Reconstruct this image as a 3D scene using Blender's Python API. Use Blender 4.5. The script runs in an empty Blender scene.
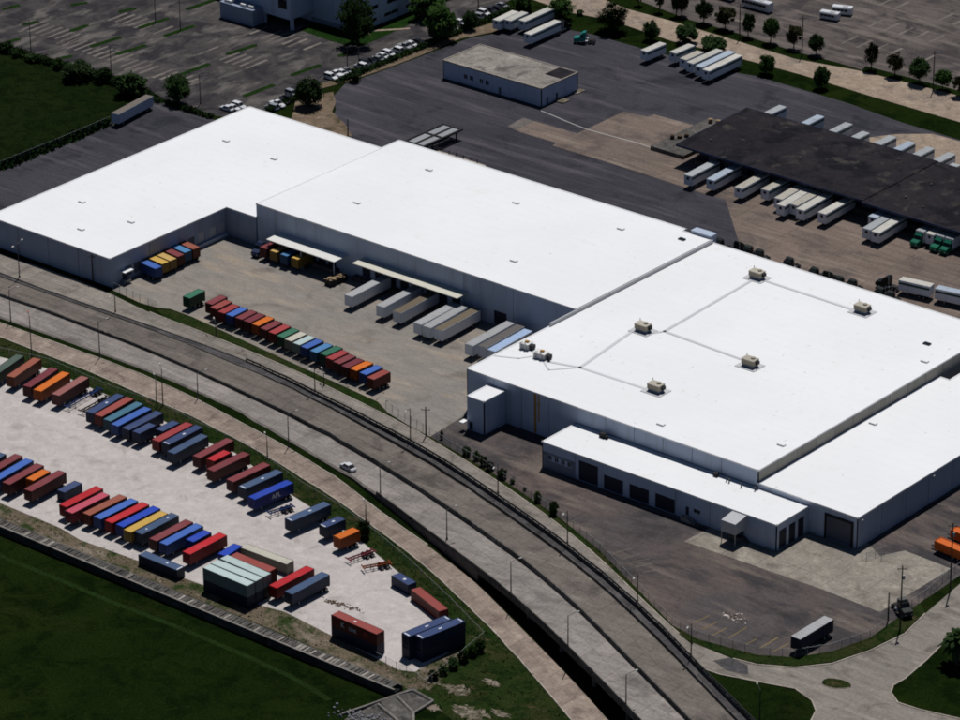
# Aerial view of a white-roofed warehouse complex, container yard and elevated highway.
# World frame: metres, +X along the long side of the warehouses, +Y across them, Z up.
import bpy, bmesh, math, random
from mathutils import Vector, Matrix
from mathutils.geometry import tessellate_polygon
random.seed(7)
SC = bpy.context.scene
COL = SC.collection
RAD = math.radians

# ------------------------------------------------------------------ camera
CAM_LOC = (590.12, -700.95, 427.0)
CAM_X = Vector((0.76724, 0.641315, -0.007573))
CAM_Y = Vector((-0.265639, 0.328501, 0.906379))
CAM_Z = Vector((0.583763, -0.693398, 0.422398))
cam = bpy.data.cameras.new('camera')
cam.sensor_fit = 'HORIZONTAL'; cam.sensor_width = 36.0
cam.lens = 36.0 * 4025.9 / 960.0
cam.clip_start = 10.0; cam.clip_end = 6000.0
camo = bpy.data.objects.new('camera', cam); COL.objects.link(camo)
camo.matrix_world = Matrix(((CAM_X.x, CAM_Y.x, CAM_Z.x, CAM_LOC[0]),
                            (CAM_X.y, CAM_Y.y, CAM_Z.y, CAM_LOC[1]),
                            (CAM_X.z, CAM_Y.z, CAM_Z.z, CAM_LOC[2]), (0, 0, 0, 1)))
SC.camera = camo

# ------------------------------------------------------------------ sky and sun
SUN_DIR = Vector((-0.20, 0.40, 1.0)).normalized()      # towards the sun
world = bpy.data.worlds.new('World'); SC.world = world; world.use_nodes = True
wn = world.node_tree; wn.nodes.clear()
sky = wn.nodes.new('ShaderNodeTexSky'); sky.sky_type = 'NISHITA'; sky.sun_disc = False
sky.sun_elevation = math.asin(SUN_DIR.z); sky.sun_rotation = math.atan2(SUN_DIR.x, SUN_DIR.y)
sky.air_density = 0.62; sky.dust_density = 0.0; sky.ozone_density = 3.0
bg = wn.nodes.new('ShaderNodeBackground'); bg.inputs['Strength'].default_value = 0.05
wo = wn.nodes.new('ShaderNodeOutputWorld')
wn.links.new(sky.outputs[0], bg.inputs[0]); wn.links.new(bg.outputs[0], wo.inputs[0])
sl = bpy.data.lights.new('sun', 'SUN'); sl.energy = 5.0; sl.angle = RAD(0.53); sl.color = (1.0, 0.985, 0.965)
so = bpy.data.objects.new('sun', sl); COL.objects.link(so)
so.rotation_euler = SUN_DIR.to_track_quat('Z', 'Y').to_euler(); so.location = (0, 0, 300)
SC.view_settings.view_transform = 'Standard'; SC.view_settings.look = 'None'
SC.view_settings.exposure = -0.50; SC.view_settings.gamma = 1.0
SC.view_settings.use_curve_mapping = False
SC.render.engine = 'CYCLES'
SC.cycles.max_bounces = 6; SC.cycles.diffuse_bounces = 1; SC.cycles.transparent_max_bounces = 12
SC.cycles.filter_width = 1.9
SC.cycles.use_denoising = True

# ------------------------------------------------------------------ surveyed positions (metres)
CONTAINERS = [('road','dull green',-84.69,-82.22,12.9,12.19,3.8),('road','rust red',-80.01,-80.92,12.3,12.19,3.8),('road','dark maroon',-72.68,-82.27,11.3,12.19,3.8),('road','orange',-68.81,-82.27,9.9,12.19,3.8),('road','rose brown',-63.49,-81.14,8.3,12.19,3.8),('road','navy',-49.67,-82.95,6.6,12.19,3.8),('road','brick red',-46.68,-82.85,4.9,12.19,3.8),('road','teal blue',-43.03,-83.33,3.5,12.19,3.8),('road','bright blue',-39.61,-84.14,2.3,12.19,3.8),('road','navy',-35.9,-84.02,1.6,12.19,3.8),('road','navy',-32.58,-86.85,1.2,6.06,3.8),('road','navy',-29.08,-82.4,1.2,6.06,3.8),('road','red',-25.88,-84.01,1.4,12.19,3.8),('road','navy',-22.99,-83.66,1.8,12.19,3.8),('road','slate blue',-18.57,-86.43,2.1,12.19,3.8),('road','maroon',-12.26,-84.23,1.7,12.19,3.8),('road','bright red',-8.42,-86.38,0.2,6.06,3.8),('road','maroon',-4.52,-87.25,-1.6,12.19,3.8),('road','maroon',2.97,-88.37,-3.1,12.19,3.8),('road','slate blue',7.74,-89.3,-4.3,12.19,3.8),('road','royal blue',13.26,-91.86,-5.3,12.19,3.8),('road','slate blue',27.47,-94.64,-6.0,12.19,3.8),('road','navy',35.26,-94.93,-6.3,6.06,3.8),('road','orange',41.61,-97.13,-6.4,6.06,3.8),('yard','slate blue',-48.64,-123.89,6.6,12.19,3.8),('yard','maroon',-45.02,-122.08,5.8,12.19,3.8),('yard','bright blue',-41.34,-122.14,5.2,12.19,3.8),('yard','maroon',-37.59,-122.47,4.7,12.19,3.8),('yard','orange',-34.44,-120.61,4.5,6.06,3.8),('yard','maroon',-30.98,-121.73,3.7,12.19,3.8),('yard','navy',-26.07,-118.65,2.3,6.06,2.6),('yard','bright red',-18.6,-122.2,0.9,12.19,3.8),('yard','pink',-15.22,-123.57,0.1,12.19,3.8),('yard','rust red',-11.32,-121.8,-0.2,12.19,3.8),('yard','bright blue',-7.94,-121.57,-0.3,12.19,3.8),('yard','bright red',-4.57,-121.32,-0.4,12.19,3.8),('yard','royal blue',-1.2,-121.11,-0.3,12.19,3.8),('yard','yellow',1.97,-121.87,0.1,12.19,3.8),('yard','slate blue',4.64,-121.01,0.5,12.19,3.8),('yard','maroon',9.51,-121.33,0.7,12.19,3.8),('yard','bright blue',12.63,-121.26,0.6,12.19,3.8),('yard','royal blue',16.3,-119.43,0.3,6.06,3.8),('yard','bright red',19.92,-121.18,-0.1,12.19,3.8),('east','bright red',46.15,-120.72,-1.1,12.19,3.8),('east','slate blue',50.78,-120.67,-1.0,12.19,3.8),('cross','slate blue',16.45,-131.82,-90.0,12.19,2.6),('cross','white',37.17,-131.58,-90.7,13.7,5.8),('cross','white',37.13,-128.86,-89.9,13.7,5.8),('cross','white',37.14,-126.09,-91.5,13.7,5.8),('cross','brick red',36.81,-123.23,-90.3,12.19,5.5),('cross','cream',33.08,-114.63,-87.7,13.7,2.75),('cross','royal blue',24.94,-118.24,5.5,6.06,2.6),('cross','navy',64.64,-103.86,-101.2,6.06,2.6),('cross','brick red',75.3,-107.51,-108.6,12.19,2.6),('cross','brick red',73.65,-129.55,-92.1,13.7,5.5),('cross','navy',86.76,-121.68,-9.9,12.19,5.8),('cross','navy',89.64,-120.61,-9.9,12.19,5.8),('fence','green',-78.23,-21.59,3.0,6.06,3.8),('fence','maroon',-71.04,-20.83,2.8,6.06,3.8),('fence','brick red',-68.0,-22.22,2.6,6.06,3.8),('fence','red',-64.75,-22.9,2.3,6.06,3.8),('fence','bright blue',-61.83,-22.89,2.0,6.06,3.8),('fence','maroon',-58.67,-22.81,1.7,6.06,3.8),('fence','dark maroon',-55.71,-22.9,1.4,6.06,3.8),('fence','orange',-52.69,-23.0,1.1,6.06,3.8),('fence','maroon',-49.27,-23.62,0.8,6.06,3.8),('fence','red',-46.04,-23.98,0.4,6.06,3.8),('fence','green',-42.84,-24.37,0.1,6.06,3.8),('fence','cream',-39.83,-24.67,-0.2,6.06,3.8),('fence','white',-36.73,-25.0,-0.5,6.06,3.8),('fence','bright blue',-33.71,-25.36,-0.8,6.06,3.8),('fence','light blue',-30.22,-25.78,-1.1,6.06,3.8),('fence','green',-27.23,-25.48,-1.3,6.06,3.8),('fence','red',-24.31,-26.41,-1.6,6.06,3.8),('fence','maroon',-21.33,-27.06,-1.8,6.06,3.8),('fence','dark maroon',-18.16,-27.53,-1.9,6.06,3.8),('fence','orange',-15.4,-27.39,-2.1,6.06,3.8),('fence','bright blue',-11.95,-27.68,-2.2,6.06,3.8),('fence','brick red',-8.72,-28.58,-2.3,6.06,3.8),('wing','bright blue',-99.89,-15.01,-96.2,6.06,3.8),('wing','yellow',-100.65,-11.64,-96.2,6.06,3.8),('wing','tan yellow',-100.58,-8.78,-96.2,6.06,3.8),('wing','maroon',-100.84,-5.54,-96.2,6.06,3.8),('wing','light blue',-101.24,-2.41,-96.2,6.06,3.8),('wing','rust red',-101.05,0.61,-96.2,6.06,3.8),('canopy','maroon',-84.49,14.44,0.0,6.06,3.8),('canopy','tan yellow',-80.7,14.35,0.0,6.06,3.8),('canopy','light blue',-76.95,14.28,0.0,6.06,3.8),('canopy','yellow',-73.23,14.48,0.0,6.06,3.8)]
TRAILERS = [('dock','light grey',-46.18,9.98,2.4,16.1),('dock','light grey',-35.53,10.16,2.9,16.1),('dock','dirty brown',-29.85,10.08,3.3,16.1),('dock','light grey',-21.03,8.04,2.5,16.1),('dock','light grey',-18.05,8.0,3.5,16.1),('dock','dirty brown',-14.57,8.49,2.7,16.1),('dock','light grey',-2.61,7.15,2.2,17.4),('dock','dark grey',0.68,7.65,2.5,16.2),('dock','sky blue',3.96,7.05,2.5,15.4),('black','pale grey',-27.17,128.38,1.9,13.7),('black','pale blue',-20.64,129.75,3.1,13.7),('black','tan grey',-11.18,129.95,2.7,13.7),('black','tan grey',-4.58,131.91,2.0,10.5),('black','tan grey',1.72,130.06,3.9,12.5),('black','cream white',4.92,127.72,3.4,14.6),('black','tan grey',7.63,129.74,1.9,13.7),('black','cream white',10.88,128.57,2.9,14.6),('black','cream white',17.02,130.23,1.9,14.6),('black','pale blue',29.12,133.51,3.6,8.5),('black','pale grey',32.39,128.9,3.1,14.6),('black','cream white',35.47,128.54,3.2,14.6),('black','cream white',47.67,134.04,1.9,9.5),('north','cream white',-147.47,188.71,3.1,10.0),('north','cream white',-144.75,190.39,3.1,9.0),('north','cream white',-140.98,195.53,1.1,14.7),('north','cream white',-132.29,187.86,1.1,15.1),('east','cream white',-95.91,195.49,-1.5,9.0),('east','cream white',-88.33,199.64,-1.5,8.9),('east','tan grey',-82.7,196.9,-0.3,8.4),('east','cream white',-79.19,198.73,-0.7,14.6),('east','pale blue',-75.43,198.85,0.2,16.4),('east','cream white',-72.02,197.78,0.5,16.6),('behind','pale grey',-37.49,174.09,0.0,13.0),('behind','pale blue',-24.59,174.68,0.0,13.0),('behind','pale grey',-14.99,174.95,0.0,13.0),('behind','pale grey',-7.34,172.39,0.0,13.0),('behind','pale grey',0.35,174.56,0.0,13.0),('behind','pale blue',7.02,174.23,0.0,13.0),('behind','pale grey',13.44,174.22,0.0,13.0),('behind','pale grey',20.4,174.33,0.0,13.0),('behind','pale grey',25.85,168.55,0.0,13.0),('lone','light grey',150.19,-66.98,-1.5,11.8),('field','brown grey',-184.24,64.05,8.3,17.1)]
BOX_TRUCKS = [(44.59,133.02),(50.52,133.72),(53.38,133.79)]
CHASSIS = [('blue',-60.34,-79.87,5.7,12.8),('black',-55.6,-80.63,4.3,10.3),('blue',18.07,-93.79,-15.7,7.2),('magenta',47.63,-99.14,-12.2,7.5),('orange',53.59,-100.5,-29.3,7.2)]
ROAD_X = [-185.0,-180.0,-175.0,-170.0,-165.0,-160.0,-155.0,-150.0,-145.0,-140.0,-135.0,-130.0,-125.0,-120.0,-115.0,-110.0,-105.0,-100.0,-95.0,-90.0,-85.0,-80.0,-75.0,-70.0,-65.0,-60.0,-55.0,-50.0,-45.0,-40.0,-35.0,-30.0,-25.0,-20.0,-15.0,-10.0,-5.0,0.0,5.0,10.0,15.0,20.0,25.0,30.0,35.0,40.0,45.0,50.0,55.0,60.0,65.0,70.0,75.0,80.0,85.0,90.0,95.0,100.0,105.0,110.0,115.0,120.0,125.0,130.0,135.0,140.0,145.0,150.0,155.0,160.0,165.0,170.0,175.0,180.0,185.0]
ROAD_Z = [0.0,0.0,0.0,0.0,0.0,0.0,0.0,0.0,0.0,0.0,0.0,0.0,0.0,0.0,0.0,0.0,0.0,0.0,0.0,0.0,0.0,0.0,0.0,0.0,0.0,0.0,0.0,0.0,0.0,0.0,0.0,0.0,0.0,0.0,0.0,0.0,0.0,0.0,0.0,0.15,0.3,0.45,0.6,0.75,0.9,1.05,1.2,1.45,1.7,1.95,2.2,2.45,2.7,2.95,3.2,3.45,3.7,3.95,4.2,4.36,4.51,4.67,4.83,4.98,5.14,5.25,5.35,5.44,5.53,5.62,5.71,5.8,5.81,5.82,5.83]
A_LOW = [-59.23,-59.15,-59.07,-58.99,-58.91,-58.83,-58.75,-58.67,-58.59,-58.51,-58.43,-58.35,-58.27,-58.19,-58.11,-57.93,-57.77,-57.66,-57.5,-57.45,-57.41,-57.35,-57.29,-57.25,-57.25,-57.32,-57.47,-57.7,-58.18,-58.55,-59.1,-59.42,-60.21,-61.64,-62.35,-63.51,-64.5,-65.57,-66.72,-67.95,-69.27,-70.28,-72.16,-73.74,-75.42,-77.19,-79.02,-80.89,-82.76,-84.63,-86.5,-88.38,-90.3,-92.27,-94.32,-96.47,-98.73,-101.06,-103.43,-105.84,-108.28,-110.75,-113.24,-115.74,-118.26,-120.78,-123.31,-125.79,-128.24,-130.74,-133.3,-135.92,-138.59,-141.32,-144.1]
A_UP = [-48.38,-48.43,-48.48,-48.53,-48.59,-48.64,-48.69,-48.74,-48.79,-48.84,-48.9,-48.95,-49.0,-48.92,-48.77,-48.69,-48.68,-48.76,-48.91,-49.05,-49.15,-49.22,-49.19,-49.4,-49.6,-49.9,-50.27,-50.7,-51.18,-51.69,-52.22,-52.76,-53.32,-53.93,-54.64,-55.42,-56.28,-56.78,-58.27,-59.45,-60.73,-62.05,-63.38,-64.72,-66.1,-67.57,-69.17,-70.85,-72.57,-74.32,-76.12,-77.97,-79.86,-81.81,-83.85,-86.01,-88.3,-90.66,-93.07,-95.53,-98.05,-100.59,-103.15,-105.7,-108.23,-110.75,-113.27,-115.78,-118.28,-120.84,-123.44,-126.11,-128.83,-131.6,-134.43]
B_LOW = [-46.97,-47.06,-47.15,-47.24,-47.33,-47.42,-47.52,-47.61,-47.7,-47.79,-47.88,-47.97,-48.06,-47.92,-47.67,-47.48,-47.38,-47.36,-47.4,-47.48,-47.58,-47.7,-47.89,-48.16,-48.51,-48.9,-49.35,-49.84,-50.35,-50.95,-51.53,-52.1,-52.64,-53.24,-53.67,-54.57,-55.34,-55.73,-57.24,-58.19,-59.68,-61.0,-62.34,-63.71,-65.15,-66.73,-68.42,-70.15,-71.89,-73.66,-75.46,-77.3,-79.17,-81.09,-83.11,-85.25,-87.5,-89.83,-92.22,-94.71,-97.28,-99.93,-102.6,-105.25,-107.85,-110.42,-112.96,-115.48,-118.02,-120.61,-123.26,-125.96,-128.72,-131.53,-134.4]
B_UP = [-40.39,-40.32,-40.25,-40.18,-40.11,-40.04,-39.97,-39.9,-39.83,-39.77,-39.7,-39.62,-39.56,-39.51,-39.47,-39.43,-39.39,-39.33,-39.24,-39.07,-38.93,-39.07,-38.86,-39.21,-39.23,-39.57,-39.97,-40.33,-40.61,-40.84,-41.15,-41.85,-42.14,-43.2,-43.96,-44.52,-45.64,-46.63,-47.7,-48.84,-50.04,-51.29,-52.59,-53.75,-55.37,-56.88,-58.22,-60.18,-61.95,-63.77,-65.63,-67.52,-69.41,-71.34,-73.33,-75.39,-77.55,-79.79,-82.11,-84.49,-86.93,-89.43,-91.98,-94.57,-97.18,-99.81,-102.44,-105.07,-107.71,-110.34,-112.95,-115.58,-118.26,-121.0,-123.79]
W_UP = [-39.16,-39.07,-38.97,-38.87,-38.77,-38.67,-38.57,-38.47,-38.37,-38.27,-38.18,-38.2,-38.27,-38.3,-38.3,-38.25,-38.16,-38.05,-37.92,-37.78,-37.65,-37.51,-37.37,-37.29,-37.3,-37.23,-37.35,-37.48,-37.68,-38.0,-38.86,-39.21,-40.06,-40.97,-41.72,-42.48,-43.28,-44.17,-45.16,-46.25,-47.39,-48.58,-49.82,-51.14,-52.57,-54.11,-55.76,-57.49,-59.28,-61.09,-62.92,-64.78,-66.68,-68.65,-70.71,-72.85,-75.04,-77.11,-79.54,-81.88,-84.1,-86.76,-89.15,-91.8,-94.52,-97.18,-99.85,-102.41,-105.02,-107.6,-110.18,-112.8,-115.49,-118.24,-121.04]
N_UP = [-61.62,-61.55,-61.47,-61.39,-61.31,-61.23,-61.16,-61.08,-61.0,-60.92,-60.84,-60.77,-60.69,-60.61,-60.53,-60.43,-60.32,-60.22,-60.13,-60.04,-59.94,-59.9,-59.74,-59.7,-59.96,-59.84,-60.37,-60.71,-61.14,-61.69,-62.39,-63.2,-64.04,-64.86,-65.69,-66.51,-67.4,-68.44,-69.6,-70.86,-71.88,-73.47,-75.2,-76.97,-78.66,-80.22,-81.7,-83.16,-84.63,-86.3,-87.94,-89.65,-91.51,-93.65,-95.99,-98.32,-100.65,-102.99,-105.34,-107.7,-110.09,-112.52,-115.02,-117.61,-120.25,-122.6,-125.01,-127.47,-129.98,-132.56,-135.18,-137.86,-140.6,-143.39,-146.23]
N_LOW = [-62.97,-63.17,-63.36,-63.56,-63.75,-63.95,-64.15,-64.34,-64.54,-64.73,-64.93,-65.12,-65.32,-65.51,-65.71,-65.9,-66.1,-66.2,-66.28,-66.36,-66.44,-66.48,-66.53,-66.72,-67.05,-67.45,-67.84,-68.16,-68.42,-68.7,-69.06,-69.6,-70.53,-71.07,-71.89,-72.75,-73.69,-74.74,-75.87,-77.21,-78.26,-79.51,-80.83,-82.25,-83.95,-85.5,-86.96,-88.6,-90.3,-92.07,-93.99,-96.04,-98.32,-100.34,-102.72,-104.83,-107.18,-109.86,-112.14,-114.89,-117.48,-120.12,-122.79,-125.48,-128.03,-130.61,-133.24,-135.93,-138.67,-141.47,-144.32,-147.23,-150.19,-153.21,-156.29]
F_UP = [-27.12,-27.36,-27.6,-27.84,-28.08,-28.32,-28.56,-28.8,-29.04,-29.03,-28.8,-28.59,-28.45,-28.4,-28.45,-28.61,-28.92,-29.46,-30.18,-30.89,-31.4,-31.67,-31.83,-31.89,-32.04,-32.25,-32.52,-32.81,-33.14,-33.5,-33.94,-34.48,-35.13,-35.83,-36.57,-37.3,-38.02,-38.77,-39.61,-40.55,-41.35,-42.69,-43.87,-45.11,-46.4,-47.75,-49.17,-50.66,-52.22,-53.84,-55.51,-57.24,-59.05,-60.97,-63.04,-65.25,-67.58,-69.98,-72.41,-74.83,-77.22,-79.53,-81.69,-83.61,-85.53,-87.91,-90.35,-92.85,-95.4,-98.01,-100.67,-103.39,-106.16,-108.98,-111.86]
VERGE = [(-130.56,-62.16),(-104.58,-65.71),(-73.33,-66.15),(-64.35,-66.44),(-55.01,-67.75),(-44.48,-68.0),(-31.05,-68.89),(-20.32,-70.91),(-8.49,-72.57),(4.21,-75.4),(15.46,-78.14),(28.33,-81.34),(40.85,-85.52),(51.17,-88.64),(69.58,-95.5),(77.66,-99.26),(88.88,-104.03),(104.76,-111.82),(117.77,-118.68),(129.87,-125.24),(132.13,-131.98),(117.53,-143.87),(105.89,-139.88),(94.56,-138.11),(62.95,-136.62),(20.49,-136.59),(-9.06,-136.89),(-30.22,-137.35),(-49.71,-138.01)]
SHELL_YARD = [(-115.47,-76.32),(-95.24,-74.71),(-81.71,-72.17),(-61.07,-73.47),(-42.69,-74.7),(-25.29,-77.06),(-11.82,-77.36),(13.06,-85.11),(29.23,-89.12),(42.26,-92.7),(58.25,-98.54),(75.93,-106.06),(87.99,-112.78),(91.27,-119.36),(91.13,-130.85),(87.71,-132.49),(78.66,-131.33),(65.93,-130.13),(51.16,-128.57),(45.32,-129.74),(29.0,-130.9),(6.46,-131.87),(-8.67,-132.76),(-16.52,-131.42),(-36.51,-131.29),(-56.24,-131.89)]
DOCK_VERGE = [(-84.51,-29.02),(-81.89,-26.9),(-74.22,-26.73),(-55.55,-28.67),(-36.33,-30.91),(-15.66,-33.39),(-3.64,-34.72),(2.2,-36.19),(2.55,-38.08),(0.47,-38.67),(-11.21,-37.77),(-29.42,-34.42),(-45.27,-33.54),(-57.67,-32.73),(-73.06,-31.78),(-79.42,-31.33)]
SIDE_VERGE = [(13.48,-41.41),(11.66,-39.67),(26.45,-42.87),(42.32,-46.56),(55.69,-50.55),(69.94,-54.8),(87.31,-61.84),(105.07,-70.94),(121.29,-79.28),(129.38,-80.88),(143.77,-78.39),(150.81,-74.09),(155.47,-66.87),(158.4,-56.71),(157.98,-46.52),(157.82,-36.54),(161.03,-39.31),(162.78,-49.65),(161.22,-60.76),(158.17,-70.67),(153.0,-77.13),(146.0,-81.41),(140.4,-82.55),(129.79,-82.86),(122.33,-81.36),(105.24,-72.62),(88.1,-64.03),(73.79,-58.47),(59.52,-53.75),(44.47,-48.89),(27.92,-44.6)]
DOCK_YARD = [(-102.54,-27.25),(-91.03,-28.61),(-85.19,-27.95),(-82.33,-26.45),(-74.44,-26.51),(-55.55,-28.67),(-36.33,-30.91),(-15.85,-33.18),(-3.82,-34.51),(2.18,-37.65),(12.39,-40.15),(18.82,-41.33),(17.72,-26.52),(16,-24),(20,0),(18,30),(-104,30),(-110,-20)]
ASPHALT_YARD = [(12.21,-40.3),(26.45,-42.87),(42.32,-46.56),(55.69,-50.55),(69.94,-54.8),(87.31,-61.84),(105.07,-70.94),(121.29,-79.28),(129.38,-80.88),(143.77,-78.39),(150.81,-74.09),(155.47,-66.87),(158.4,-56.71),(157.98,-46.52),(157.82,-36.54),(157.52,-21.02),(157.11,-3.29),(215,40),(150,75),(100,60),(40,-20),(16,-20)]
CONCRETE_PAD = [(99.39,-46.15),(136.8,-45.17),(153.45,-45.76),(154.16,-18.81),(141.17,-18.12),(138.16,-23.71),(132,-20),(118,-25),(100,-36)]
REAR_ASPHALT = [(-185.17,-18.41),(-186.41,13.15),(-186.14,36.46),(-187.02,57.51),(-190.76,77.88),(-184.55,77.73),(-164.48,77.64),(-144.44,75.88),(-131.54,86.26),(-142.51,105.4),(-150.11,112.6),(-154.39,122.69),(-152.86,136.59),(-151.79,153.56),(-150.56,175.39),(-146.23,184.43),(-146.35,198.98),(-134.74,199.24),(-124.35,200.86),(-105.11,200.82),(-86.72,201.45),(-73.59,201.29),(-64.21,203.51),(-47.64,203.19),(-29.29,202.48),(-9.96,199.85),(11.15,199.05),(27.56,199.66),(150,90),(130,60),(-140,60),(-140,-20),(-152,-27.5),(-230,-27.5)]
DIRT_PATCH = [(-156.93,104.03),(-154.61,111.05),(-152.81,115.61),(-146.76,110.15),(-142.36,103.49),(-133.17,98.81),(-125.44,93.12),(-128.29,86.9),(-144.98,88.32)]
CAR_STRIP = [(-159.27,108.35),(-155.54,121.76),(-153.4,137.22),(-152.34,154.21),(-152.37,172.84),(-147.35,185.77),(-153.35,191.1),(-156.41,172.92),(-156.46,149.81),(-157.67,126.37),(-162.54,111.95)]
REAR_CONCRETE = [(-95.62,126.7),(-96.26,134.49),(-76.53,134.72),(-76.63,156.61),(-68.68,157.66),(-68.43,160.18),(-55.03,160.63),(-40,160),(60,160),(150,150),(150,70),(30,70),(15.16,91.2),(4.94,101.87),(-14.24,122.03),(-21.42,121.73),(-30.04,122.16),(-57.96,123.18),(-76.08,123.05),(-76.74,125.44),(-89.79,125.24)]
FAR_CONCRETE = [(-13.14,179.52),(-5.59,190.99),(2.5,197.98),(28.38,198.4),(48.28,167.86),(4.2,169.41)]
WHITE_LINE = [(-95.69,142.01),(-91.45,141.37),(-85.36,140.24),(-77.01,138.99),(-68.1,139.24),(-58.83,139.84),(-50.96,139.38)]
BEIGE_ROAD = [(-166.92,229.14),(-141.87,227.91),(-129.19,225.31),(-112.1,225.29),(-92.53,224.14),(-63.31,222.4),(-42.44,226.29),(-8.25,227.59),(8.56,228.82),(20.5,210.49),(3.21,210.44),(-28.44,211.37),(-53.88,212.87),(-75.64,212.5),(-91.03,212.11),(-101.49,211.42),(-113.64,212.8),(-127.21,214.32),(-141.96,211.63),(-172.0,215.54)]
EAST_LOT = [(-167.9,240.4),(-130.5,233.52),(-108.1,229.63),(-92.77,229.53),(-65.11,227.45),(-52.55,227.8),(-42.45,227.34),(-43.44,230.82),(-10.27,231.13),(9.51,232.64),(19.53,287.79),(-78.99,387.12),(-194.44,349.05)]
WEST_LOT = [(-296.49,80.93),(-257.63,81.78),(-237.85,83.43),(-214.31,85.13),(-195.85,83.12),(-186.78,80.05),(-166.64,79.93),(-157.67,85.12),(-160.36,109.55),(-158.71,129.77),(-159.57,162.63),(-159.57,186.12),(-163.03,214.48),(-175.99,271.04),(-329.16,269.95),(-386.42,128.56)]
LAWN = [(-195.5,148.29),(-197.13,156.01),(-179.37,156.74),(-183.32,180.79),(-181.33,187.0),(-172.68,177.88),(-171.57,155.22),(-171.6,147.49),(-181.97,146.88)]
FIELD_NORTH = [(-181.04,-25.95),(-184.27,11.08),(-184.52,34.85),(-185.92,56.4),(-189.64,76.72),(-197.01,80.11),(-211.97,82.77),(-236.03,81.64),(-255.76,79.97),(-293.85,78.49)]
CROSS_STREET = [(158.07,-0.62),(158.89,-16.21),(161.54,-40.07),(163.3,-50.4),(161.73,-61.49),(158.68,-71.39),(153.52,-77.85),(146.39,-81.95),(140.8,-83.09),(129.79,-82.86),(132.51,-87.54),(138.15,-90.34),(142.51,-90.06),(150.53,-87.57),(158.61,-84.9),(164.42,-86.79),(167.79,-90.05),(172.55,-101.72),(212.08,-72.18),(193.05,-73.82),(184.57,-75.85),(179.28,-76.34),(175.71,-73.75),(174.32,-71.0),(174.59,-66.88),(173.56,-57.01),(172.09,-47.89),(171.62,-35.43),(171.24,-20.83)]
STREET_EDGE_LAWN = [(212.08,-72.18),(193.05,-73.82),(184.57,-75.85),(179.28,-76.34),(175.71,-73.75),(174.32,-71.0),(174.59,-66.88),(173.56,-57.01),(172.09,-47.89),(171.62,-35.43),(171.24,-20.83)]
STREET_EDGE_VERGE = [(161.54,-40.07),(163.3,-50.4),(161.73,-61.49),(158.68,-71.39),(153.52,-77.85),(146.39,-81.95),(140.8,-83.09)]
STREET_EDGE_WEDGE = [(138.42,-90.69),(142.77,-90.41),(150.79,-87.92),(158.86,-85.25),(164.66,-87.14),(167.79,-90.05),(172.55,-101.72)]
ISLAND_BLOB = (164.39,-77.97)
GRASS_ISLANDS = [[-279.42,104.38,-278.4,109.83],[-264.6,98.54,-263.21,103.05],[-265.65,120.04,-263.62,124.57],[-249.29,103.77,-248.97,110.22],[-234.83,97.87,-233.7,109.28],[-224.23,98.16,-222.77,108.91],[-249.81,125.22,-248.12,130.32],[-234.89,118.97,-233.89,130.24],[-223.89,118.54,-223.11,130.38],[-197.21,98.33,-196.87,109.29],[-234.94,140.01,-234.21,151.62],[-198.29,118.97,-196.95,129.89],[-257.43,85.25,-256.63,88.67],[-234.76,85.63,-233.77,88.33],[-171.29,118.08,-170.39,129.47],[-170.72,96.82,-170.12,108.48],[-171.04,138.93,-170.23,145.03]]
POLES = [('lamp',-127.24,-36.78,-0.0,9.6),('lamp',-108.05,-58.46,0.0,9.3),('lamp',-75.18,-59.26,0.0,10.1),('lamp',-91.98,-36.66,0.0,5.1),('lamp',-39.43,-61.13,0.0,7.1),('lamp',-3.82,-67.05,0.0,9.0),('lamp',-20.09,-39.57,0.0,6.8),('lamp',30.75,-73.1,0.0,8.3),('lamp',17.34,-46.81,0.37,8.8),('lamp',59.12,-82.45,1.91,7.7),('lamp',52.98,-56.81,1.6,7.6),('lamp',83.13,-68.46,3.11,8.4),('lamp',89.01,-95.75,3.4,8.2),('lamp',114.09,-82.44,4.48,6.9),('lamp',138.74,-95.51,5.23,8.0),('lamp',115.41,-108.49,4.53,8.1),('lamp',140.98,-120.96,5.27,7.5),('yard',-89.14,-69.55,0.0,11.1),('yard',-43.76,-69.02,0.0,9.8),('yard',-42.93,-72.0,0.0,8.4),('yard',-61.56,-31.18,0.0,3.7),('yard',-20.28,-36.02,0.0,3.6),('yard',36.38,-84.63,0.0,4.4),('yard',-4.12,-74.24,0.0,5.2),('yard',162.51,-102.98,0.0,8.9),('utility',17.97,-41.81,0.0,8.0),('utility',161.42,-49.59,0.0,15.9),('utility',157.05,-47.87,0.0,7.0),('utility',160.1,-28.07,0.0,17.3),('utility',-126.33,92.41,-0.0,5.2),('utility',-63.16,225.76,0.0,12.7),('utility',-16.41,226.2,0.0,12.5),('utility',-86.38,225.75,0.0,11.2),('utility',-162.1,193.2,0.0,9.5),('utility',-110.08,-26.69,0.0,8.0),('lot',-245.98,83.44,0.0,10.3),('lot',-211.04,82.46,0.0,10.4),('lot',-176.48,84.22,-0.0,9.4),('lot',-234.26,125.12,0.0,10.1),('lot',-223.69,125.13,-0.0,10.8),('lot',-160.94,131.17,0.0,7.6),('lot',-158.82,133.94,0.0,7.3)]
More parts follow.
